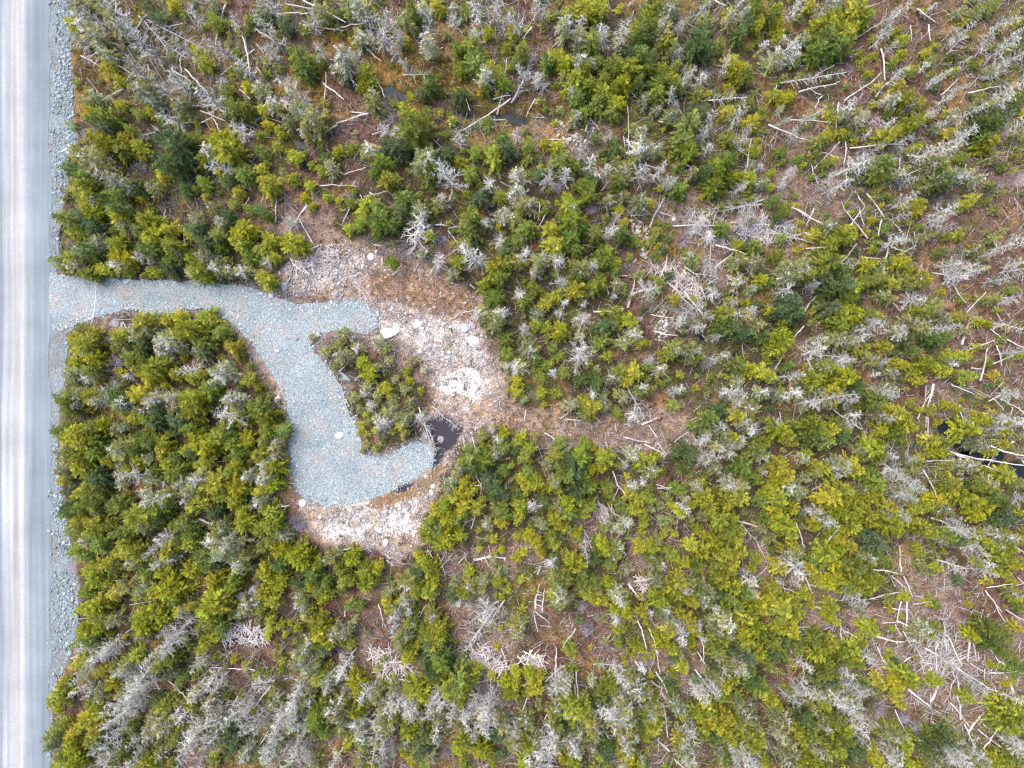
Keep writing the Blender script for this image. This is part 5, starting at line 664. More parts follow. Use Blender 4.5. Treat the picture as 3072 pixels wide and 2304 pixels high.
def bare_branches(seed, pts, h, R, nbr, z0, rad=0.022, sub=3, lich=0.0, lw=0.05, ll=0.2, up=(-25, 25), power=0.6, thick=1.0):
    """dead limbs with twigs; lich = share of limbs hung with lichen tufts"""
    r = np.random.default_rng(seed); mb = MB()
    for i in range(nbr):
        t = (i + r.random()) / nbr; z = z0 + (h - z0) * t * 0.98; az = i * 2.4 + r.normal(0, 0.4)
        L = R * (1 - t * 0.9) ** power * r.uniform(0.5, 1.15); e = math.radians(r.uniform(*up)); b = stem_at(pts, z); cv = r.uniform(-0.25, 0.35)
        P = [b + np.array((math.cos(az + cv * s) * L * s, math.sin(az + cv * s) * L * s, L * (math.tan(e) * s + r.uniform(-.05, .25) * s * s))) for s in (0, 0.35, 0.7, 1.0)]
        tint = float(np.clip(r.normal(0.5, 0.22), 0, 1)); rd = rad * r.uniform(0.7, 1.3) * thick
        mb.tube(P, [rd, rd * 0.8, rd * 0.55, rd * 0.3], 3, tint)
        for q in range(sub):
            s = r.uniform(0.3, 0.95); k = min(2, int(s * 3)); p = P[k] + (P[k + 1] - P[k]) * (s * 3 - k); a2 = az + r.choice((-1, 1)) * r.uniform(0.4, 1.1); l2 = L * r.uniform(0.2, 0.45)
            tp = p + np.array((math.cos(a2) * l2, math.sin(a2) * l2, l2 * r.uniform(-.3, .5)))
            mb.tube([p, (p + tp) / 2 + r.normal(0, 0.02, 3), tp], [rd * 0.5, rd * 0.42, rd * 0.2], 3, tint)
        if r.random() < lich:
            for q in range(int(4 + L * 14)):
                s = r.uniform(0.15, 1.0); k = min(2, int(s * 3)); p = P[k] + (P[k + 1] - P[k]) * (s * 3 - k) + r.normal(0, 0.03, 3)
                a2 = az + r.choice((-1, 1)) * r.uniform(0.2, 1.3); d = np.array((math.cos(a2), math.sin(a2), r.normal(-0.15, 0.4))) * ll * r.uniform(0.5, 1.3); sv = np.array((-d[1], d[0], 0)); sv = sv / (np.linalg.norm(sv) + 1e-9) * lw * 0.5
                mb.tri(p - sv, p + sv, p + d, float(np.clip(tint + r.normal(0, .2), 0, 1)))
    return mb

def bush(seed, R=1.0, n=90):
    r = np.random.default_rng(seed); mb = MB()
    for i in range(n):
        az = r.uniform(0, 6.28); ph = math.acos(r.uniform(0.05, 1.0)); L = R * r.uniform(0.7, 1.1)
        d = np.array((math.sin(ph) * math.cos(az), math.sin(ph) * math.sin(az), math.cos(ph) * 0.95)); tint = float(r.uniform(0.2, 0.9))
        m = d * L * 0.55 + r.normal(0, 0.06, 3); e = d * L + r.normal(0, 0.08, 3)
        mb.tube([np.array((0, 0, -0.05)), m, e], [0.016, 0.013, 0.006], 3, tint)
        for q in range(4):
            s = r.uniform(0.1, 0.9); p = m + (e - m) * s; e2 = p + (d * 0.6 + r.normal(0, 0.5, 3)) * R * 0.28
            mb.tube([p, e2], [0.011, 0.005], 3, tint)
    return mb

PROTO = {}
def reg(kind, parts): PROTO.setdefault(kind, []).append(parts)
for i in range(7):
    tr, _ = stem(900 + i, 3.7, 0.075); reg('fir_tree', [('trunk', tr.mesh('trunk', M_BARK)), ('crown', conifer_crown(1000 + i, 3.8, 1.08, 0.20, 7.5, 0.21, 0.085, stepb=0.085, gap=0.08, lobe=0.15 + 0.05 * (i % 4), power=0.46 + 0.07 * (i % 4)).mesh('crown', M_NEEDLE))])
    tr, _ = stem(920 + i, 4.2, 0.08); reg('spruce_tree', [('trunk', tr.mesh('trunk', M_BARK)), ('crown', conifer_crown(1020 + i, 4.3, 1.08, 0.20, 7.5, 0.19, 0.075, stepb=0.085, lobe=0.22, power=0.5 + 0.07 * (i % 4), gap=0.1).mesh('crown', M_NEEDLE))])
    tr, pts = stem(940 + i, 4.1, 0.085); reg('old_spruce', [('trunk', tr.mesh('trunk', M_GREY)), ('crown', conifer_crown(1040 + i, 4.1, 1.05, 0.21, 7.5, 0.20, 0.07, stepb=0.09, gap=0.18, lobe=0.25).mesh('crown', M_NEEDLE)),
        ('dead_branches', bare_branches(1140 + i, pts, 4.0, 0.9, 26, 0.6, 0.014, 2, 0.3, 0.05, 0.16).mesh('dead_branches', M_LICHEN))])
    tr, pts = stem(960 + i, 4.5, 0.085); reg('half_dead_spruce', [('trunk', tr.mesh('trunk', M_GREY)), ('crown', conifer_crown(1060 + i, 4.4, 0.95, 0.24, 6.5, 0.24, 0.09, gap=0.3, lobe=0.3).mesh('crown', M_NEEDLE)),
        ('dead_branches', bare_branches(1160 + i, pts, 4.45, 1.0, 46, 0.8, 0.015, 2, 0.45, 0.05, 0.18, power=0.5).mesh('dead_branches', M_LICHEN))])
    tr, pts = stem(980 + i, 4.9, 0.085); reg('lichen_snag', [('trunk', tr.mesh('trunk', M_GREY)), ('branches', bare_branches(1180 + i, pts, 4.85, 1.2, 46, 0.8, 0.017, 4, 0.3, 0.045, 0.18, up=(-25, 25), power=0.5).mesh('branches', M_LICHEN))])
    tr, pts = stem(1200 + i, 5.6, 0.10, 0.3); reg('bare_snag', [('trunk', tr.mesh('trunk', M_GREY)), ('branches', bare_branches(1220 + i, pts, 5.5, 1.15, 44, 1.2, 0.026, 4, 0.12, 0.05, 0.16, up=(-30, 30), power=0.55).mesh('branches', M_GREY))])
    reg('bare_bush', [('branches', bush(1240 + i).mesh('branches', M_TWIG))])
LITE = {'fir_tree': [conifer_crown(1300 + i, 3.8, 1.05, 0.27, 7, 0.27, 0.115, stepb=0.165) for i in range(5)], 'spruce_tree': [conifer_crown(1320 + i, 4.2, 1.05, 0.29, 7, 0.25, 0.105, stepb=0.165) for i in range(5)],
        'old_spruce': [conifer_crown(1340 + i, 4.1, 1.0, 0.28, 6.5, 0.28, 0.12, stepb=0.2, gap=0.15) for i in range(4)]}
_l = []
for i in range(4):
    _, pts = stem(1360 + i, 4.9, 0.085); m_ = bare_branches(1380 + i, pts, 4.85, 1.05, 36, 0.9, 0.024, 2, 0.6, 0.08, 0.22, power=0.42); m_.tube(pts, [0.08 * (1 - k / 7) + 0.01 for k in range(7)], 4, 0.4); _l.append(m_)
LITE['lichen_snag'] = _l

TONE = {'Y': ('fir_tree', (0.196, 0.195, 0.021)), 'A': ('fir_tree', (0.215, 0.200, 0.022)), 'G': ('spruce_tree', (0.122, 0.142, 0.025)), 'D': ('spruce_tree', (0.074, 0.096, 0.031)),
        'O': ('old_spruce', (0.165, 0.160, 0.052)), 'H': ('half_dead_spruce', (0.195, 0.185, 0.06)), 'W': ('lichen_snag', (1, 1, 1)), 'S': ('bare_snag', (1, 1, 1)), 'B': ('bare_bush', (0.36, 0.30, 0.255)), 'R': ('bare_bush', (0.29, 0.17, 0.12))}
ZC = {'fir_tree': 0.55, 'spruce_tree': 0.55, 'old_spruce': 0.55, 'half_dead_spruce': 0.6, 'lichen_snag': 0.62, 'bare_snag': 0.6, 'bare_bush': 0.35}
PH = {'fir_tree': 3.8, 'spruce_tree': 4.3, 'old_spruce': 4.1, 'half_dead_spruce': 4.5, 'lichen_snag': 4.9, 'bare_snag': 5.6, 'bare_bush': 1.0}
FAC = {'fir_tree': 1.26, 'spruce_tree': 1.27, 'old_spruce': 1.26, 'half_dead_spruce': 1.2, 'lichen_snag': 0.9, 'bare_snag': 1.15, 'bare_bush': 1.0}

BPX = [(b_[0] * 768 + b_[2] * 768 / 2212, b_[1] * 576 + b_[3] * 768 / 2212, b_[4]) for b_ in BLD]
ISLAND = ov([(670,730),(740,705),(850,740),(940,810),(930,900),(900,955),(800,990),(760,910),(735,830)])
T = []      # every tree: kind, tone, x, y, scale, zscale, px, py
r = np.random.default_rng(77)
for (tc_, tr_), txt in TREES.items():
    for tok in txt.split():
        a, b, c = tok.split(','); tone = c[-1]; rad = int(c[:-1])
        if tone == 'W' and rad <= 6 and BIOME[min(23, int((tr_ * 576 + int(b) * 3.47) / 96))][min(31, int((tc_ * 768 + int(a) * 3.47) / 96))] in 'FM' and r.random() < 0.6: tone = 'H'
        kind, col = TONE[tone]
        px = tc_ * 768 + int(a) * 10 * 768 / 2212; py = tr_ * 576 + int(b) * 10 * 768 / 2212
        s = rad * 0.1042 * FAC[kind] * r.uniform(0.92, 1.08); zs = r.uniform(0.6, 0.86)
        if BIOME[min(23, int(py / 96))][min(31, int(px / 96))] in 'PH': s *= 0.86
        if s < 0.6: zs *= 0.8
        if kind in ('lichen_snag', 'bare_snag'): zs *= r.uniform(1.1, 1.6) * (1.25 if s < 0.7 else 1.0)
        gx_, gy_ = PX(px, py); dtk = float(min(sdf(TRACK, np.array([gx_]), np.array([gy_]))[0], sdf(PAD, np.array([gx_]), np.array([gy_]))[0] + 0.2))
        if dtk < -0.25: continue
        if sdf(ISLAND, np.array([gx_]), np.array([gy_]))[0] < 0:
            s *= 0.86
            if tone in 'GD': tone = 'O'; kind, col = TONE['O']
        if dtk < 0.9: s *= 0.8
        h = PH[kind] * s * zs; x, y = PX(px, py, h * ZC[kind])
        if any(math.hypot(px - bx, py - by) < s * 26 + bw * 18 for bx, by, bw in BPX): continue
        T.append([kind, tone, x, y, s, zs, px, py])

# ------------------------------------------------------------------ labels: which one, told from landmarks anyone can find
LM = [((1335, 1320), 'the brown pond'), ((217, 450), 'the big road-shoulder boulder'), ((293, 930), 'the rope across the lane'), ((1056, 950), 'the small gravel heap'), ((1420, 1150), 'the large white outcrop'),
 ((1740, 1072), 'the starburst grey tree'), ((740, 1783), 'the paired boulders'), ((725, 1890), 'the white stick pile'), ((1200, 2010), 'the bleached brush heap'), ((1620, 1790), 'the ladder-like twin logs'),
 ((1190, 280), 'the upper brook pool'), ((1500, 345), 'the middle brook pool'), ((2850, 1290), 'the right-hand brook pool'), ((3040, 1410), 'the far right pool'), ((1960, 1195), 'the round pinkish bush'),
 ((620, 130), 'the upper left trunk tangle'), ((2330, 680), 'the grey fallen crown heap'), ((2455, 1620), 'the long white lower-right trunk'), ((2900, 1813), 'the lone golden sapling'),
 ((3072, 0), "the photo's top right corner"), ((3072, 2304), "the photo's bottom right corner"), ((150, 2304), 'the lower end of the road'), ((230, 20), 'the upper end of the shoulder'),
 ((1300, 0), 'the middle of the top edge'), ((2300, 0), "the top edge's right part"), ((3072, 620), "the right edge's upper part"), ((3072, 1000), 'the middle of the right edge'), ((3072, 1800), "the right edge's lower part"),
 ((2300, 2304), "the bottom edge's right part"), ((1536, 2304), 'the middle of the bottom edge'), ((800, 2304), "the bottom edge's left part"), ((2050, 870), 'the slash clearing'), ((2020, 1320), 'the end of the brown track'),
 ((870, 720), 'the clearing top left corner'), ((860, 1480), 'the lower gravel pad corner'), ((600, 880), 'the bend of the gravel lane'), ((190, 1500), 'the road shoulder midway down'), ((2560, 1010), 'the grey four-armed snag'), ((1750, 2000), 'the thick upright grey log'), ((2400, 2070), 'the lower right heath hollow'), ((2700, 1900), 'the lower right log jumble'), ((1540, 600), 'the twin silver trees')]
DIRS = ['right of', 'upper right of', 'above', 'upper left of', 'left of', 'lower left of', 'below', 'lower right of']
ONES = 'zeroth first second third fourth fifth sixth seventh eighth ninth tenth eleventh twelfth thirteenth fourteenth fifteenth sixteenth seventeenth eighteenth nineteenth twentieth'.split()
def ordinal(n): return ONES[n] if n <= 20 else 'twenty-' + ONES[n - 20] if n < 30 else 'thirty-' + ONES[max(1, n - 30)]
def make_labels(items, desc):
    """items: list of (px, py); returns one label for each, by sector and order from the landmark that needs the smallest number"""
    P = np.array(items, float); n = len(P); best = [(99, 1e9, 0, 0)] * n
    for li, (q, nm) in enumerate(LM):
        d = P - np.array(q, float); dist = np.hypot(d[:, 0], d[:, 1]); sec = (np.round(np.arctan2(-d[:, 1], d[:, 0]) / (math.pi / 4)).astype(int)) % 8
        for s in range(8):
            idx = np.where(sec == s)[0]; idx = idx[np.argsort(dist[idx])]
            for k, i in enumerate(idx):
                if dist[i] < 900:
                    key = (k + 1 + dist[i] / 250.0, dist[i], li, s)
                    if key[0] < best[i][0]: best[i] = key + (k + 1,)
    out_ = []
    for i in range(n):
        if len(best[i]) < 5: out_.append(desc[i] + ', far from any landmark'); continue
        _, _, li, s, k = best[i]
        out_.append(f"{desc[i]}, {ordinal(k)} one {DIRS[s]} {LM[li][1]}")
    return out_
DESC = {'Y': 'bright yellow-green fir', 'A': 'golden-green fir', 'G': 'mid-green spruce', 'D': 'dark green spruce', 'O': 'dull olive thinning spruce', 'H': 'half-dead grey-green spruce', 'W': 'whitish lichen-hung dead tree', 'S': 'bare grey snag', 'B': 'leafless grey-brown bush', 'R': 'leafless reddish bush'}
GROUP = {'fir_tree': 'firs of the forest', 'spruce_tree': 'spruces of the forest', 'old_spruce': 'thinning olive spruces', 'half_dead_spruce': 'half-dead spruces', 'lichen_snag': 'lichen-hung dead trees', 'bare_snag': 'bare grey snags', 'bare_bush': 'leafless bushes'}

def tree_col(tone, r):
    kind, c = TONE[tone]; c = np.array(c)
    if kind in ('lichen_snag',): g = r.uniform(0.7, 1.28); return (g, g * r.uniform(0.97, 1.01), g * r.uniform(0.9, 0.99))
    if kind == 'bare_snag': g = r.uniform(0.75, 1.2); return (g, g * 0.99, g * r.uniform(0.93, 1.0))
    return tuple(c * r.uniform(0.8, 1.22) * np.array((r.uniform(0.88, 1.10), 1, r.uniform(0.8, 1.5))))
r = np.random.default_rng(88)
MASS = {}
for kind in PROTO:
    L_ = sorted([t for t in T if t[0] == kind], key=lambda t: -t[4])
    show, rest = L_[:300], L_[300:]
    sizes = np.array([t[4] for t in L_]); hi, lo = np.quantile(sizes, [0.85, 0.15])
    desc = [('large ' if t[4] > hi else 'small ' if t[4] < lo else '') + DESC[t[1]] for t in show]
    labs = make_labels([(t[6], t[7]) for t in show], desc)
    zz = height(np.array([t[2] for t in show]), np.array([t[3] for t in show]))
    for t, lab, z in zip(show, labs, zz):
        parts = PROTO[kind][int(r.integers(len(PROTO[kind])))]
        root = link(kind, None); root.location = (t[2], t[3], z - 0.02); root.scale = (t[4], t[4], t[4] * t[5]); root.rotation_euler = (r.normal(0, 0.05), r.normal(0, 0.05), r.uniform(0, 6.28))
        if kind == 'bare_snag': root.rotation_euler = (r.normal(0, 0.13), r.normal(0, 0.13), r.uniform(0, 6.28))
        tag(root, lab, 'bush' if kind == 'bare_bush' else 'tree', GROUP[kind])
        c = tree_col(t[1], r)
        for nm, me in parts:
            o = link(nm, me, root)
            if nm == 'crown' or kind in ('lichen_snag', 'bare_bush', 'bare_snag'): o.color = (*c, 1)
            else: g = r.uniform(0.8, 1.1); o.color = (g, g, g, 1)
    MASS[kind] = rest

def needle_mass_mat():
    m, nt = new_mat('needles_mass'); at = N(nt, 'ShaderNodeAttribute', attribute_name='col')
    d = N(nt, 'ShaderNodeBsdfDiffuse'); t = N(nt, 'ShaderNodeBsdfTranslucent'); mx = N(nt, 'ShaderNodeMixShader'); mx.inputs[0].default_value = 0.22
    nt.links.new(at.outputs['Color'], d.inputs[0]); nt.links.new(at.outputs['Color'], t.inputs[0]); nt.links.new(d.outputs[0], mx.inputs[1]); nt.links.new(t.outputs[0], mx.inputs[2]); out(nt, mx.outputs[0]); return m
M_MASS = needle_mass_mat()
def mass_mesh(name, protos, items, mat, k=1.0):
    """items: x, y, z, s, zs, colour"""
    Vs, Fs, Cs, n = [], [], [], 0
    pr = [(np.array(p.v), np.array(p.f), np.array(p.t)) for p in protos]
    for x, y, z, s, zs, c in items:
        V, F, tt = pr[int(r.integers(len(pr)))]; a = r.uniform(0, 6.28); ca, sa = math.cos(a), math.sin(a)
        Vs.append(np.c_[(V[:, 0] * ca - V[:, 1] * sa) * s + x, (V[:, 0] * sa + V[:, 1] * ca) * s + y, V[:, 2] * s * zs + z]); Fs.append(F + n); n += len(V)
        Cs.append(np.array(c)[None] * (0.45 + 1.2 * tt)[:, None] * k)
    return tri_mesh(name, np.concatenate(Vs), np.concatenate(Fs), mat, col=np.concatenate(Cs))
for kind, rest in MASS.items():
    if not rest: continue
    zz = height(np.array([t[2] for t in rest]), np.array([t[3] for t in rest]))
    it = []
    for t, z in zip(rest, zz):
        c = tree_col(t[1], r)
        if kind == 'lichen_snag': c = tuple(0.34 * np.array(c))
        it.append((t[2], t[3], z - 0.02, t[4], t[5], c))
    nm = {'fir_tree': 'smaller_firs', 'spruce_tree': 'smaller_spruces', 'old_spruce': 'smaller_olive_spruces', 'lichen_snag': 'smaller_dead_trees'}[kind]
    lb = {'fir_tree': 'smaller yellow-green firs filling gaps between the larger trees', 'spruce_tree': 'smaller dark green spruces filling gaps between larger trees', 'old_spruce': 'smaller dull olive spruces scattered through the forest', 'lichen_snag': 'smaller whitish dead trees scattered through the forest'}[kind]
    tag(link(nm, mass_mesh(nm, LITE[kind], it, M_MASS)), lb, 'trees', kind='stuff')

# undergrowth saplings in the gaps of the dense stands, and the forest going on past the frame
TX = np.array([(t[2], t[3], t[4]) for t in T])
def blocked(x, y, m=0.0):
    b = (sdf(PAD, x, y) < 0.35 + m) | (x < ROAD_R + 0.1) | (sdf(RIP, x, y) < 0.1) | (sdf(POND, x, y) < 0.3 + m)
    for q in POOLS_AND_SHADE: b |= sdf(q, x, y) < 0.15
    return b
p = r.uniform((-46.5, -35), (46.5, 35), (11000, 2)); bb = biome(p[:, 0], p[:, 1])
prob = np.select([bb == 'F', bb == 'M', bb == 'A', bb == 'H', bb == 'P'], [0.45, 0.42, 0.3, 0.12, 0.05], 0); prob = np.where((p[:, 0] > 8) & (bb != 'F'), prob * 1.5, prob)
p = p[(r.random(len(p)) < prob) & ~blocked(p[:, 0], p[:, 1]) & (sdf(CLEAR, p[:, 0], p[:, 1]) > 0.3) & (sdf(TRACK, p[:, 0], p[:, 1]) > 0.4)]
zz = height(p[:, 0], p[:, 1]); it = []
for (x, y), z in zip(p, zz):
    s = r.uniform(0.22, 0.58); it.append((x, y, z - 0.02, s, 0.7, tree_col(r.choice(list('YYGGGDOOO')), r)))
SAP = [conifer_crown(1400 + i, 3.6, 1.0, 0.62, 5.5, 0.38, 0.18, stepb=0.25) for i in range(4)]
tag(link('sapling_undergrowth', mass_mesh('sapling_undergrowth', SAP, it, M_MASS)), 'ankle to waist high conifer saplings under the forest', 'saplings', kind='stuff')
p = r.uniform((-42, -47), (58, 47), (3200, 2)); p = p[((abs(p[:, 0]) > 47.5) | (abs(p[:, 1]) > 36)) & (p[:, 0] > -39)][:900]
zz = height(p[:, 0], p[:, 1]); it = [(x, y, z, r.uniform(0.6, 1.1), 1.0, tree_col(r.choice(list('YYGDO')), r)) for (x, y), z in zip(p, zz)]
tag(link('outer_forest', mass_mesh('outer_forest', SAP, it, M_MASS)), 'conifer forest continuing beyond the clearing and road', 'trees', kind='stuff')

# ------------------------------------------------------------------ fallen trunks
LOGP = []
for i in range(6):
    q = np.random.default_rng(1500 + i); mb = MB(); pts = []; rad = []
    for k in range(7):
        t = k / 6; pts.append((t, q.normal(0, 0.012), q.normal(0, 0.012))); rad.append(1.0 - 0.72 * t)
    LOGP.append((pts, rad))
def log_mesh(L, rb, seed):
    q = np.random.default_rng(seed); mb = MB(); n = 7; wob = min(0.09, 0.024 * L); bow = q.normal(0, 0.022) * L; pts, rad = [], []
    for k in range(n):
        t = k / (n - 1); pts.append((t * L, q.normal(0, wob * 0.5) + bow * math.sin(math.pi * t), q.normal(0, wob * 0.3))); rad.append(rb * (1 - 0.6 * t))
    mb.tube(pts, rad, 6, 0.5)
    for k in range(int(2 + L * 1.3)):        # broken stubs
        t = q.uniform(0.15, 0.95); i = min(n - 2, int(t * (n - 1))); p = np.array(pts[i]) + (np.array(pts[i + 1]) - np.array(pts[i])) * (t * (n - 1) - i)
        a = q.uniform(0, 3.14); l = q.uniform(0.12, 0.35); e = p + np.array((q.uniform(0, .2), math.cos(a) * l, math.sin(a) * l)); mb.tube([p, e], [rb * 0.3, rb * 0.1], 3, 0.6)
    return mb, pts
def log_branches(pts, L, seed):
    q = np.random.default_rng(seed); mb = MB(); n = len(pts)
    for k in range(int(10 * L)):
        t = q.uniform(0.12, 1.0); i = min(n - 2, int(t * (n - 1))); p = np.array(pts[i]) + (np.array(pts[i + 1]) - np.array(pts[i])) * (t * (n - 1) - i)
        a = q.uniform(-0.35, math.pi + 0.35); l = q.uniform(0.35, 0.95) * (1.15 - 0.5 * t); d = np.array((q.uniform(0.1, 0.6), math.cos(a), math.sin(a) * 0.8)) * l
        tint = float(q.uniform(0.3, 0.9)); mb.tube([p, p + d * 0.55 + q.normal(0, .03, 3), p + d + np.array((0.08, 0, -0.06))], [0.022, 0.016, 0.006], 3, tint)
        for g in range(2):
            u = p + d * q.uniform(0.3, 0.8); mb.tube([u, u + d * 0.3 + q.normal(0, 0.1, 3)], [0.012, 0.005], 3, tint)
    return mb
LG = []
for (tc_, tr_), txt in LOGS.items():
    for i, tok in enumerate(txt.split()):
        fl = tok[-1] if tok[-1] in 'bt' else ''; v = [int(c) for c in tok.rstrip('bt').split(',')]
        q = [(tc_ * 768 + v[k] * 10 * 768 / 2212, tr_ * 576 + v[k + 1] * 10 * 768 / 2212) for k in (0, 2)]
        A, B = np.array(PX(*q[0], 0.35)), np.array(PX(*q[1], 0.5)); LG.append((A, B, fl, q, len(LG)))
LG.sort(key=lambda g: -np.linalg.norm(g[1] - g[0]) * (1.6 if g[2] else 1))
def log_place(A, B, fl, seed):
    L = float(np.linalg.norm(B - A)); q = np.random.default_rng(seed); rb = (0.11 if fl == 't' else 0.058 if L < 2.5 else 0.072) * q.uniform(0.8, 1.15)
    z0, z1 = [float(height(*P)) for P in (A, B)]; lift = q.uniform(0.2, 1.1) if fl != 't' else q.uniform(0, 0.2)
    za = max(z0, -0.25) + rb * 0.8 + lift * 0.4; zb = max(z1, -0.25) + rb * 0.5 + lift * 1.6
    return L, rb, za, zb
def log_desc(q, fl, L):
    dx, dy = q[1][0] - q[0][0], q[1][1] - q[0][1]; a = abs(math.degrees(math.atan2(dy, dx))) % 180
    w = 'upright' if 65 < a < 115 else 'level' if a < 25 or a > 155 else 'slanting'
    return ('long ' if L > 4 else 'short ' if L < 1.6 else '') + w + (' thick pale log' if fl == 't' else ' branchy fallen trunk' if fl == 'b' else ' bleached fallen log')
show, rest = LG[:300], LG[300:]
labs = make_labels([((g[3][0][0] + g[3][1][0]) / 2, (g[3][0][1] + g[3][1][1]) / 2) for g in show], [log_desc(g[3], g[2], float(np.linalg.norm(g[1] - g[0]))) for g in show])
for g, lab in zip(show, labs):
    A, B, fl, q, sd_ = g; L, rb, za, zb = log_place(A, B, fl, 1600 + sd_); ln = math.hypot(L, zb - za)
    mb, pts = log_mesh(ln, rb, 1700 + sd_); o = link('fallen_log', mb.mesh('fallen_log', M_LOG if fl != 'b' else M_GREY)); o.location = (*A, za)
    o.rotation_euler = (0, -math.atan2(zb - za, L), math.atan2(B[1] - A[1], B[0] - A[0])); gq = r.uniform(0.85, 1.25); o.color = (gq, gq * r.uniform(0.96, 1.0), gq * r.uniform(0.93, 1.02), 1)
    tag(o, lab, 'log', 'fallen logs of the forest floor')
    if fl == 'b':
        br = link('branches', log_branches(pts, ln, 1800 + sd_).mesh('branches', M_LICHEN if sd_ % 2 else M_GREY), o); gq = r.uniform(0.75, 1.0); br.color = (gq, gq, gq * 1.02, 1)
Vs, Fs, Cs, n = [], [], [], 0
for A, B, fl, q, sd_ in rest:
    L, rb, za, zb = log_place(A, B, fl, 1600 + sd_); mb, _ = log_mesh(L, rb, 1700 + sd_); V = np.array(mb.v); a = math.atan2(B[1] - A[1], B[0] - A[0]); ca, sa = math.cos(a), math.sin(a)
    Vs.append(np.c_[V[:, 0] * ca - V[:, 1] * sa + A[0], V[:, 0] * sa + V[:, 1] * ca + A[1], V[:, 2] + za + (zb - za) * V[:, 0] / L]); Fs.append(np.array(mb.f) + n); n += len(V)
    g = r.uniform(0.5, 0.78); Cs.append(np.tile((g, g * 0.92, g * 0.88), (len(mb.f), 1)))
tag(link('shorter_logs', tri_mesh('shorter_logs', np.concatenate(Vs), np.concatenate(Fs), M_LITTER, col=np.concatenate(Cs))), 'shorter bleached log pieces strewn over the forest floor', 'logs', kind='stuff')

# ------------------------------------------------------------------ sticks, heath and grass
def sticks(name, label, pts, length, rad, cols, ang=None, lift=0.12):
    k = len(pts); z = np.maximum(height(pts[:, 0], pts[:, 1]), -0.2); a = r.uniform(0, 6.283, k) if ang is None else ang
    d = np.c_[np.cos(a), np.sin(a), r.normal(0, 0.22, k)] * length[:, None] / 2; c = np.c_[pts, z + 0.04 + r.uniform(0, lift, k)]
    sv = np.c_[-np.sin(a), np.cos(a), np.zeros(k)] * rad[:, None]; up = np.c_[np.zeros(k), np.zeros(k), rad * 1.4]
    V = np.stack([c - d + sv, c - d - sv, c - d + up, c + d + sv * .5, c + d - sv * .5, c + d + up * .6], 1).reshape(-1, 3)
    f = np.array([(0, 1, 4), (0, 4, 3), (1, 2, 5), (1, 5, 4), (2, 0, 3), (2, 3, 5)])
    F = (f[None] + 6 * np.arange(k)[:, None, None]).reshape(-1, 3)
    tag(link(name, tri_mesh(name, V, F, M_LITTER, col=np.repeat(cols, 6, 0))), label, 'sticks', kind='stuff')
p = r.uniform((-46.5, -35), (46.5, 35), (90000, 2)); bb = biome(p[:, 0], p[:, 1])
prob = np.select([bb == 'P', bb == 'M', bb == 'H', bb == 'A', bb == 'F'], [0.62, 0.42, 0.25, 0.22, 0.2], 0.0)
cl = sdf(CLEAR, p[:, 0], p[:, 1]); prob = np.where(cl < 0, 0.8, prob); prob = np.where(sdf(brown, p[:, 0], p[:, 1]) < 0, 0.35, prob); prob = np.where(sdf(TRACK, p[:, 0], p[:, 1]) < 0, 0.5, prob); prob = np.where(sdf(STRIP, p[:, 0], p[:, 1]) < 0, 0.5, prob)
clump = smooth(-0.45, 0.5, vnoise(p[:, 0], p[:, 1], 0.5, 61) + 0.5 * vnoise(p[:, 0], p[:, 1], 1.3, 62)); p = p[(r.random(len(p)) < prob * (0.25 + 1.1 * clump)) & ~blocked(p[:, 0], p[:, 1], -0.35)]
k = len(p); ln = np.clip(r.lognormal(-0.75, 0.5, k), 0.15, 1.6); g = r.uniform(0.25, 0.8, (k, 1)); w = r.uniform(0, 1, (k, 1))
sticks('slash_sticks', 'pale broken sticks strewn over the forest floor', p, ln, 0.012 + 0.014 * r.random(k) + 0.008 * ln, g * np.c_[1 + 0.08 * w, 1 - 0.06 * w, 1 - 0.10 * w])
p = r.uniform((-46.5, -35), (46.5, 35), (26000, 2)); bb = biome(p[:, 0], p[:, 1])
prob = np.select([bb == 'M', bb == 'P', bb == 'H', bb == 'A', bb == 'F'], [0.42, 0.26, 0.2, 0.2, 0.13], 0.0) * (0.2 + 1.3 * smooth(-0.4, 0.5, vnoise(p[:, 0], p[:, 1], 0.3, 63)))
p = p[(r.random(len(p)) < prob) & ~blocked(p[:, 0], p[:, 1]) & (sdf(CLEAR, p[:, 0], p[:, 1]) > 0)]
k = len(p); ln = np.clip(r.lognormal(0.0, 0.4, k), 0.5, 2.4); g = r.uniform(0.36, 0.72, (k, 1)); sec = np.where(p[:, 0] * p[:, 1] > 0, 0.6, -0.6)
sticks('dead_brushwood', 'grey tangled dead brushwood standing between the trees', p, ln, 0.012 + 0.008 * ln, g * np.c_[np.ones(k), 0.97 * np.ones(k), 0.96 * np.ones(k)], sec + r.normal(0, 0.75, k), 0.8)
def pile(label, polyv, nst, lo, hi, col, rad=0.035, ang=None):
    q = rand_in(polyv, nst, r); ln = r.uniform(lo, hi, nst); mbm = MB(); z = height(q[:, 0], q[:, 1]); root_c = q.mean(0)
    root = link('brush_pile', None); zc = float(height(*root_c)); root.location = (*root_c, zc); tag(root, label, 'brush pile')
    V6 = [MB() for _ in range(3)]
    for i in range(nst):
        a = r.uniform(0, 6.28) if ang is None else r.normal(ang, 0.35); d = np.array((math.cos(a), math.sin(a), r.normal(0, .15))) * ln[i] / 2; c = np.array((q[i, 0] - root_c[0], q[i, 1] - root_c[1], z[i] - zc + r.uniform(0.05, 0.45)))
        rd = rad * r.uniform(0.5, 1.4); V6[i % 3].tube([c - d, c + r.normal(0, .03, 3), c + d], [rd, rd * .9, rd * .6], 4, float(r.uniform(0.2, 0.9)))
    for m_ in V6:
        o = link('sticks', m_.mesh('sticks', M_LOG), root); o.color = (*col, 1)
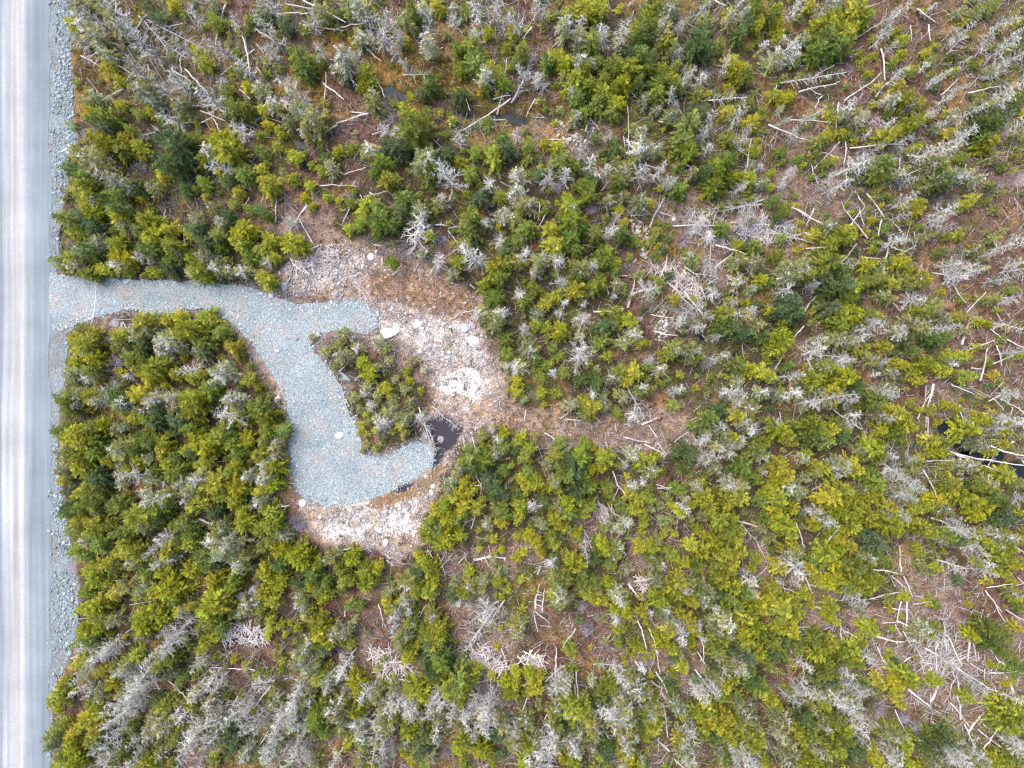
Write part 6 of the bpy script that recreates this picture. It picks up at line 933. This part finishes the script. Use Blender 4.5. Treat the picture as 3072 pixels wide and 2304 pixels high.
pile('white pile of cut sticks on heath below the paired boulders', tl(0, 3, [(1900,470),(2000,430),(2150,420),(2300,440),(2300,580),(2100,570),(1950,560)]), 150, 0.5, 1.5, (1.1, 1.1, 1.12))
pile('bleached heap of branches and log pieces in lower centre clearing', tl(1, 3, [(990,620),(1150,600),(1180,700),(1430,820),(1420,880),(1150,900),(1020,850),(1100,760),(1000,720)]), 190, 0.5, 1.6, (0.98, 0.95, 0.93))
pile('pale scattered sticks at the foot of the grey fallen crown', tl(1, 3, [(1700,600),(1850,640),(1980,580),(2100,700),(2200,800),(2050,830),(1900,720),(1720,700)]), 150, 0.4, 1.3, (1.08, 1.05, 1.05))
pile('long slash heap of pinkish sticks in the right middle clearing', tl(2, 1, [(1230,600),(1420,660),(1560,740),(1640,880),(1580,960),(1420,830),(1340,760),(1180,690)]), 190, 0.5, 1.7, (1.0, 0.93, 0.88))
pile('tangle of thin grey poles below the brown track', tl(2, 2, [(690,1060),(750,1010),(880,1100),(890,1200),(820,1230),(700,1160)]), 60, 1.0, 2.6, (0.9, 0.86, 0.85), 0.025, -0.9)
pile('whitish stick litter at the top left of the clearing', tl(1, 1, [(320,600),(500,540),(700,500),(760,560),(560,640),(420,700),(330,680)]), 110, 0.4, 1.4, (1.15, 1.08, 1.08))
pile('star-shaped heap of pink sticks right of the twin logs', tl(2, 3, [(1060,0),(1190,0),(1190,80),(1130,140),(1080,100)]), 45, 0.5, 1.2, (1.05, 0.95, 0.9))
pile('pale log-end heap left of the upright grey log', tl(2, 3, [(60,700),(160,640),(270,690),(290,780),(150,770)]), 50, 0.5, 1.5, (1.15, 1.08, 1.0), 0.06)
pile('grey jumble of dead branches right of the slash clearing', tl(2, 1, [(1500,180),(1720,120),(1850,220),(1860,420),(1760,520),(1640,430),(1520,320)]), 130, 0.6, 2.0, (0.85, 0.85, 0.9), 0.02)
pile('grey fallen crown heap of stripped boughs beside the right forest', tl(2, 1, [(1950,230),(2212,230),(2400,270),(2400,340),(2212,430),(1960,400)]), 190, 0.6, 2.0, (0.9, 0.9, 0.95), 0.022)
pile('grey branch tangle in the lower right log jumble', tl(3, 3, [(1280,600),(1480,560),(1650,640),(1640,800),(1500,860),(1320,800)]), 170, 0.5, 1.9, (0.95, 0.92, 0.92), 0.018)

def tufts(name, label, cat, pts, size, nbl, cols, spread=0.8, hgt=0.6):
    k = len(pts) ; P = np.repeat(pts, nbl, 0); Z = np.repeat(np.maximum(height(pts[:, 0], pts[:, 1]), -0.22), nbl); sz = np.repeat(size, nbl); m = len(P)
    a = r.uniform(0, 6.283, m); e = r.uniform(0.15, 1, m); base = np.c_[P + r.normal(0, 0.18, (m, 2)) * sz[:, None], Z - 0.02]
    tip = base + np.c_[np.cos(a) * spread * e * sz, np.sin(a) * spread * e * sz, hgt * sz * r.uniform(0.3, 1, m)]
    sv = np.c_[-np.sin(a), np.cos(a), np.zeros(m)] * (0.10 * sz)[:, None]
    V = np.stack([base - sv, base + sv, tip], 1).reshape(-1, 3); F = np.arange(m * 3).reshape(-1, 3)
    C = np.repeat(cols, nbl, 0) * r.uniform(0.6, 1.4, (m, 1))
    tag(link(name, tri_mesh(name, V, F, M_LITTER, col=np.clip(C, 0, 0.9))), label, cat, kind='stuff')
p = r.uniform((-46.5, -35), (46.5, 35), (46000, 2)); bb = biome(p[:, 0], p[:, 1])
prob = np.select([bb == 'H', bb == 'P', bb == 'M', bb == 'A', bb == 'F'], [0.7, 0.4, 0.62, 0.55, 0.35], 0.0); prob = np.where(sdf(CLEAR, p[:, 0], p[:, 1]) < 0, 0.12, prob)
p = p[(r.random(len(p)) < prob) & ~blocked(p[:, 0], p[:, 1])]; bb = biome(p[:, 0], p[:, 1]); k = len(p)
HC = {'H': [(0.20, 0.13, 0.08), (0.15, 0.085, 0.06), (0.19, 0.17, 0.05)], 'P': [(0.28, 0.20, 0.13), (0.20, 0.125, 0.09), (0.19, 0.165, 0.06)], 'M': [(0.20, 0.175, 0.045), (0.26, 0.175, 0.06), (0.18, 0.16, 0.06)], 'A': [(0.27, 0.16, 0.035), (0.22, 0.15, 0.04), (0.14, 0.12, 0.03)], 'F': [(0.15, 0.14, 0.04), (0.14, 0.10, 0.06), (0.12, 0.13, 0.04)], '.': [(0.2, 0.14, 0.1)] * 3}
pk = (smooth(-0.6, 0.6, vnoise(p[:, 0], p[:, 1], 0.5, 71)) * 2.99).astype(int); cc = np.array([HC[b][i] for b, i in zip(bb, pk)]); low = (bb == 'H') & (pk == 2) & (p[:, 1] < 4); cc[low] = (0.17, 0.09, 0.075)
tufts('heath', 'low brown heath and moss covering the forest floor', 'heath', p, r.uniform(0.18, 0.5, k), 13, cc)
gp = np.concatenate([rand_in(q, n_, r) for q, n_ in zip(GRASS, (700, 260, 420, 220, 380))] + [rand_in(brown, 500, r), rand_in(TRACK, 500, r)])
gc = np.concatenate([np.tile(c_, (n_, 1)) for c_, n_ in zip([(0.62, 0.42, 0.24), (0.50, 0.33, 0.19), (0.36, 0.24, 0.09), (0.30, 0.2, 0.06), (0.28, 0.19, 0.07), (0.44, 0.29, 0.19), (0.40, 0.27, 0.18)], (700, 260, 420, 220, 380, 500, 500))])
kk = (sdf(PAD, gp[:, 0], gp[:, 1]) > 0.05) & (sdf(POOLS_AND_SHADE[0], gp[:, 0], gp[:, 1]) > 0.12); tufts('dry_grass', 'dry orange grass along the ditch and bog edges', 'grass', gp[kk], r.uniform(0.2, 0.45, kk.sum()), 12, gc[kk], 0.7, 0.7)

# ------------------------------------------------------------------ rope across the lane
a = np.array(PX(303, 838)); b = np.array(PX(281, 1006)); root = link('rope_barrier', None); root.location = (*a, 0.0); tag(root, 'pale rope strung between two posts across the gravel lane', 'rope barrier')
def post(v):
    mb = MB(); mb.tube([(0, 0, -0.3), (0.01, 0, 0.5), (0, 0.01, 1.0)], [0.06, 0.055, 0.05], 8, 0.5); o = link('post', mb.mesh('post', M_LOG), root); o.location = v; o.color = (0.8, 0.75, 0.7, 1)
post((0, 0, 0)); post((*(b - a), 0))
mb = MB(); mb.tube([(*((b - a) * t), 0.9 - 0.5 * math.sin(math.pi * t)) for t in np.linspace(0, 1, 17)], [0.02] * 17, 6, 0.9)
o = link('rope', mb.mesh('rope', M_LICHEN), root); o.color = (1.45, 1.4, 1.35, 1)
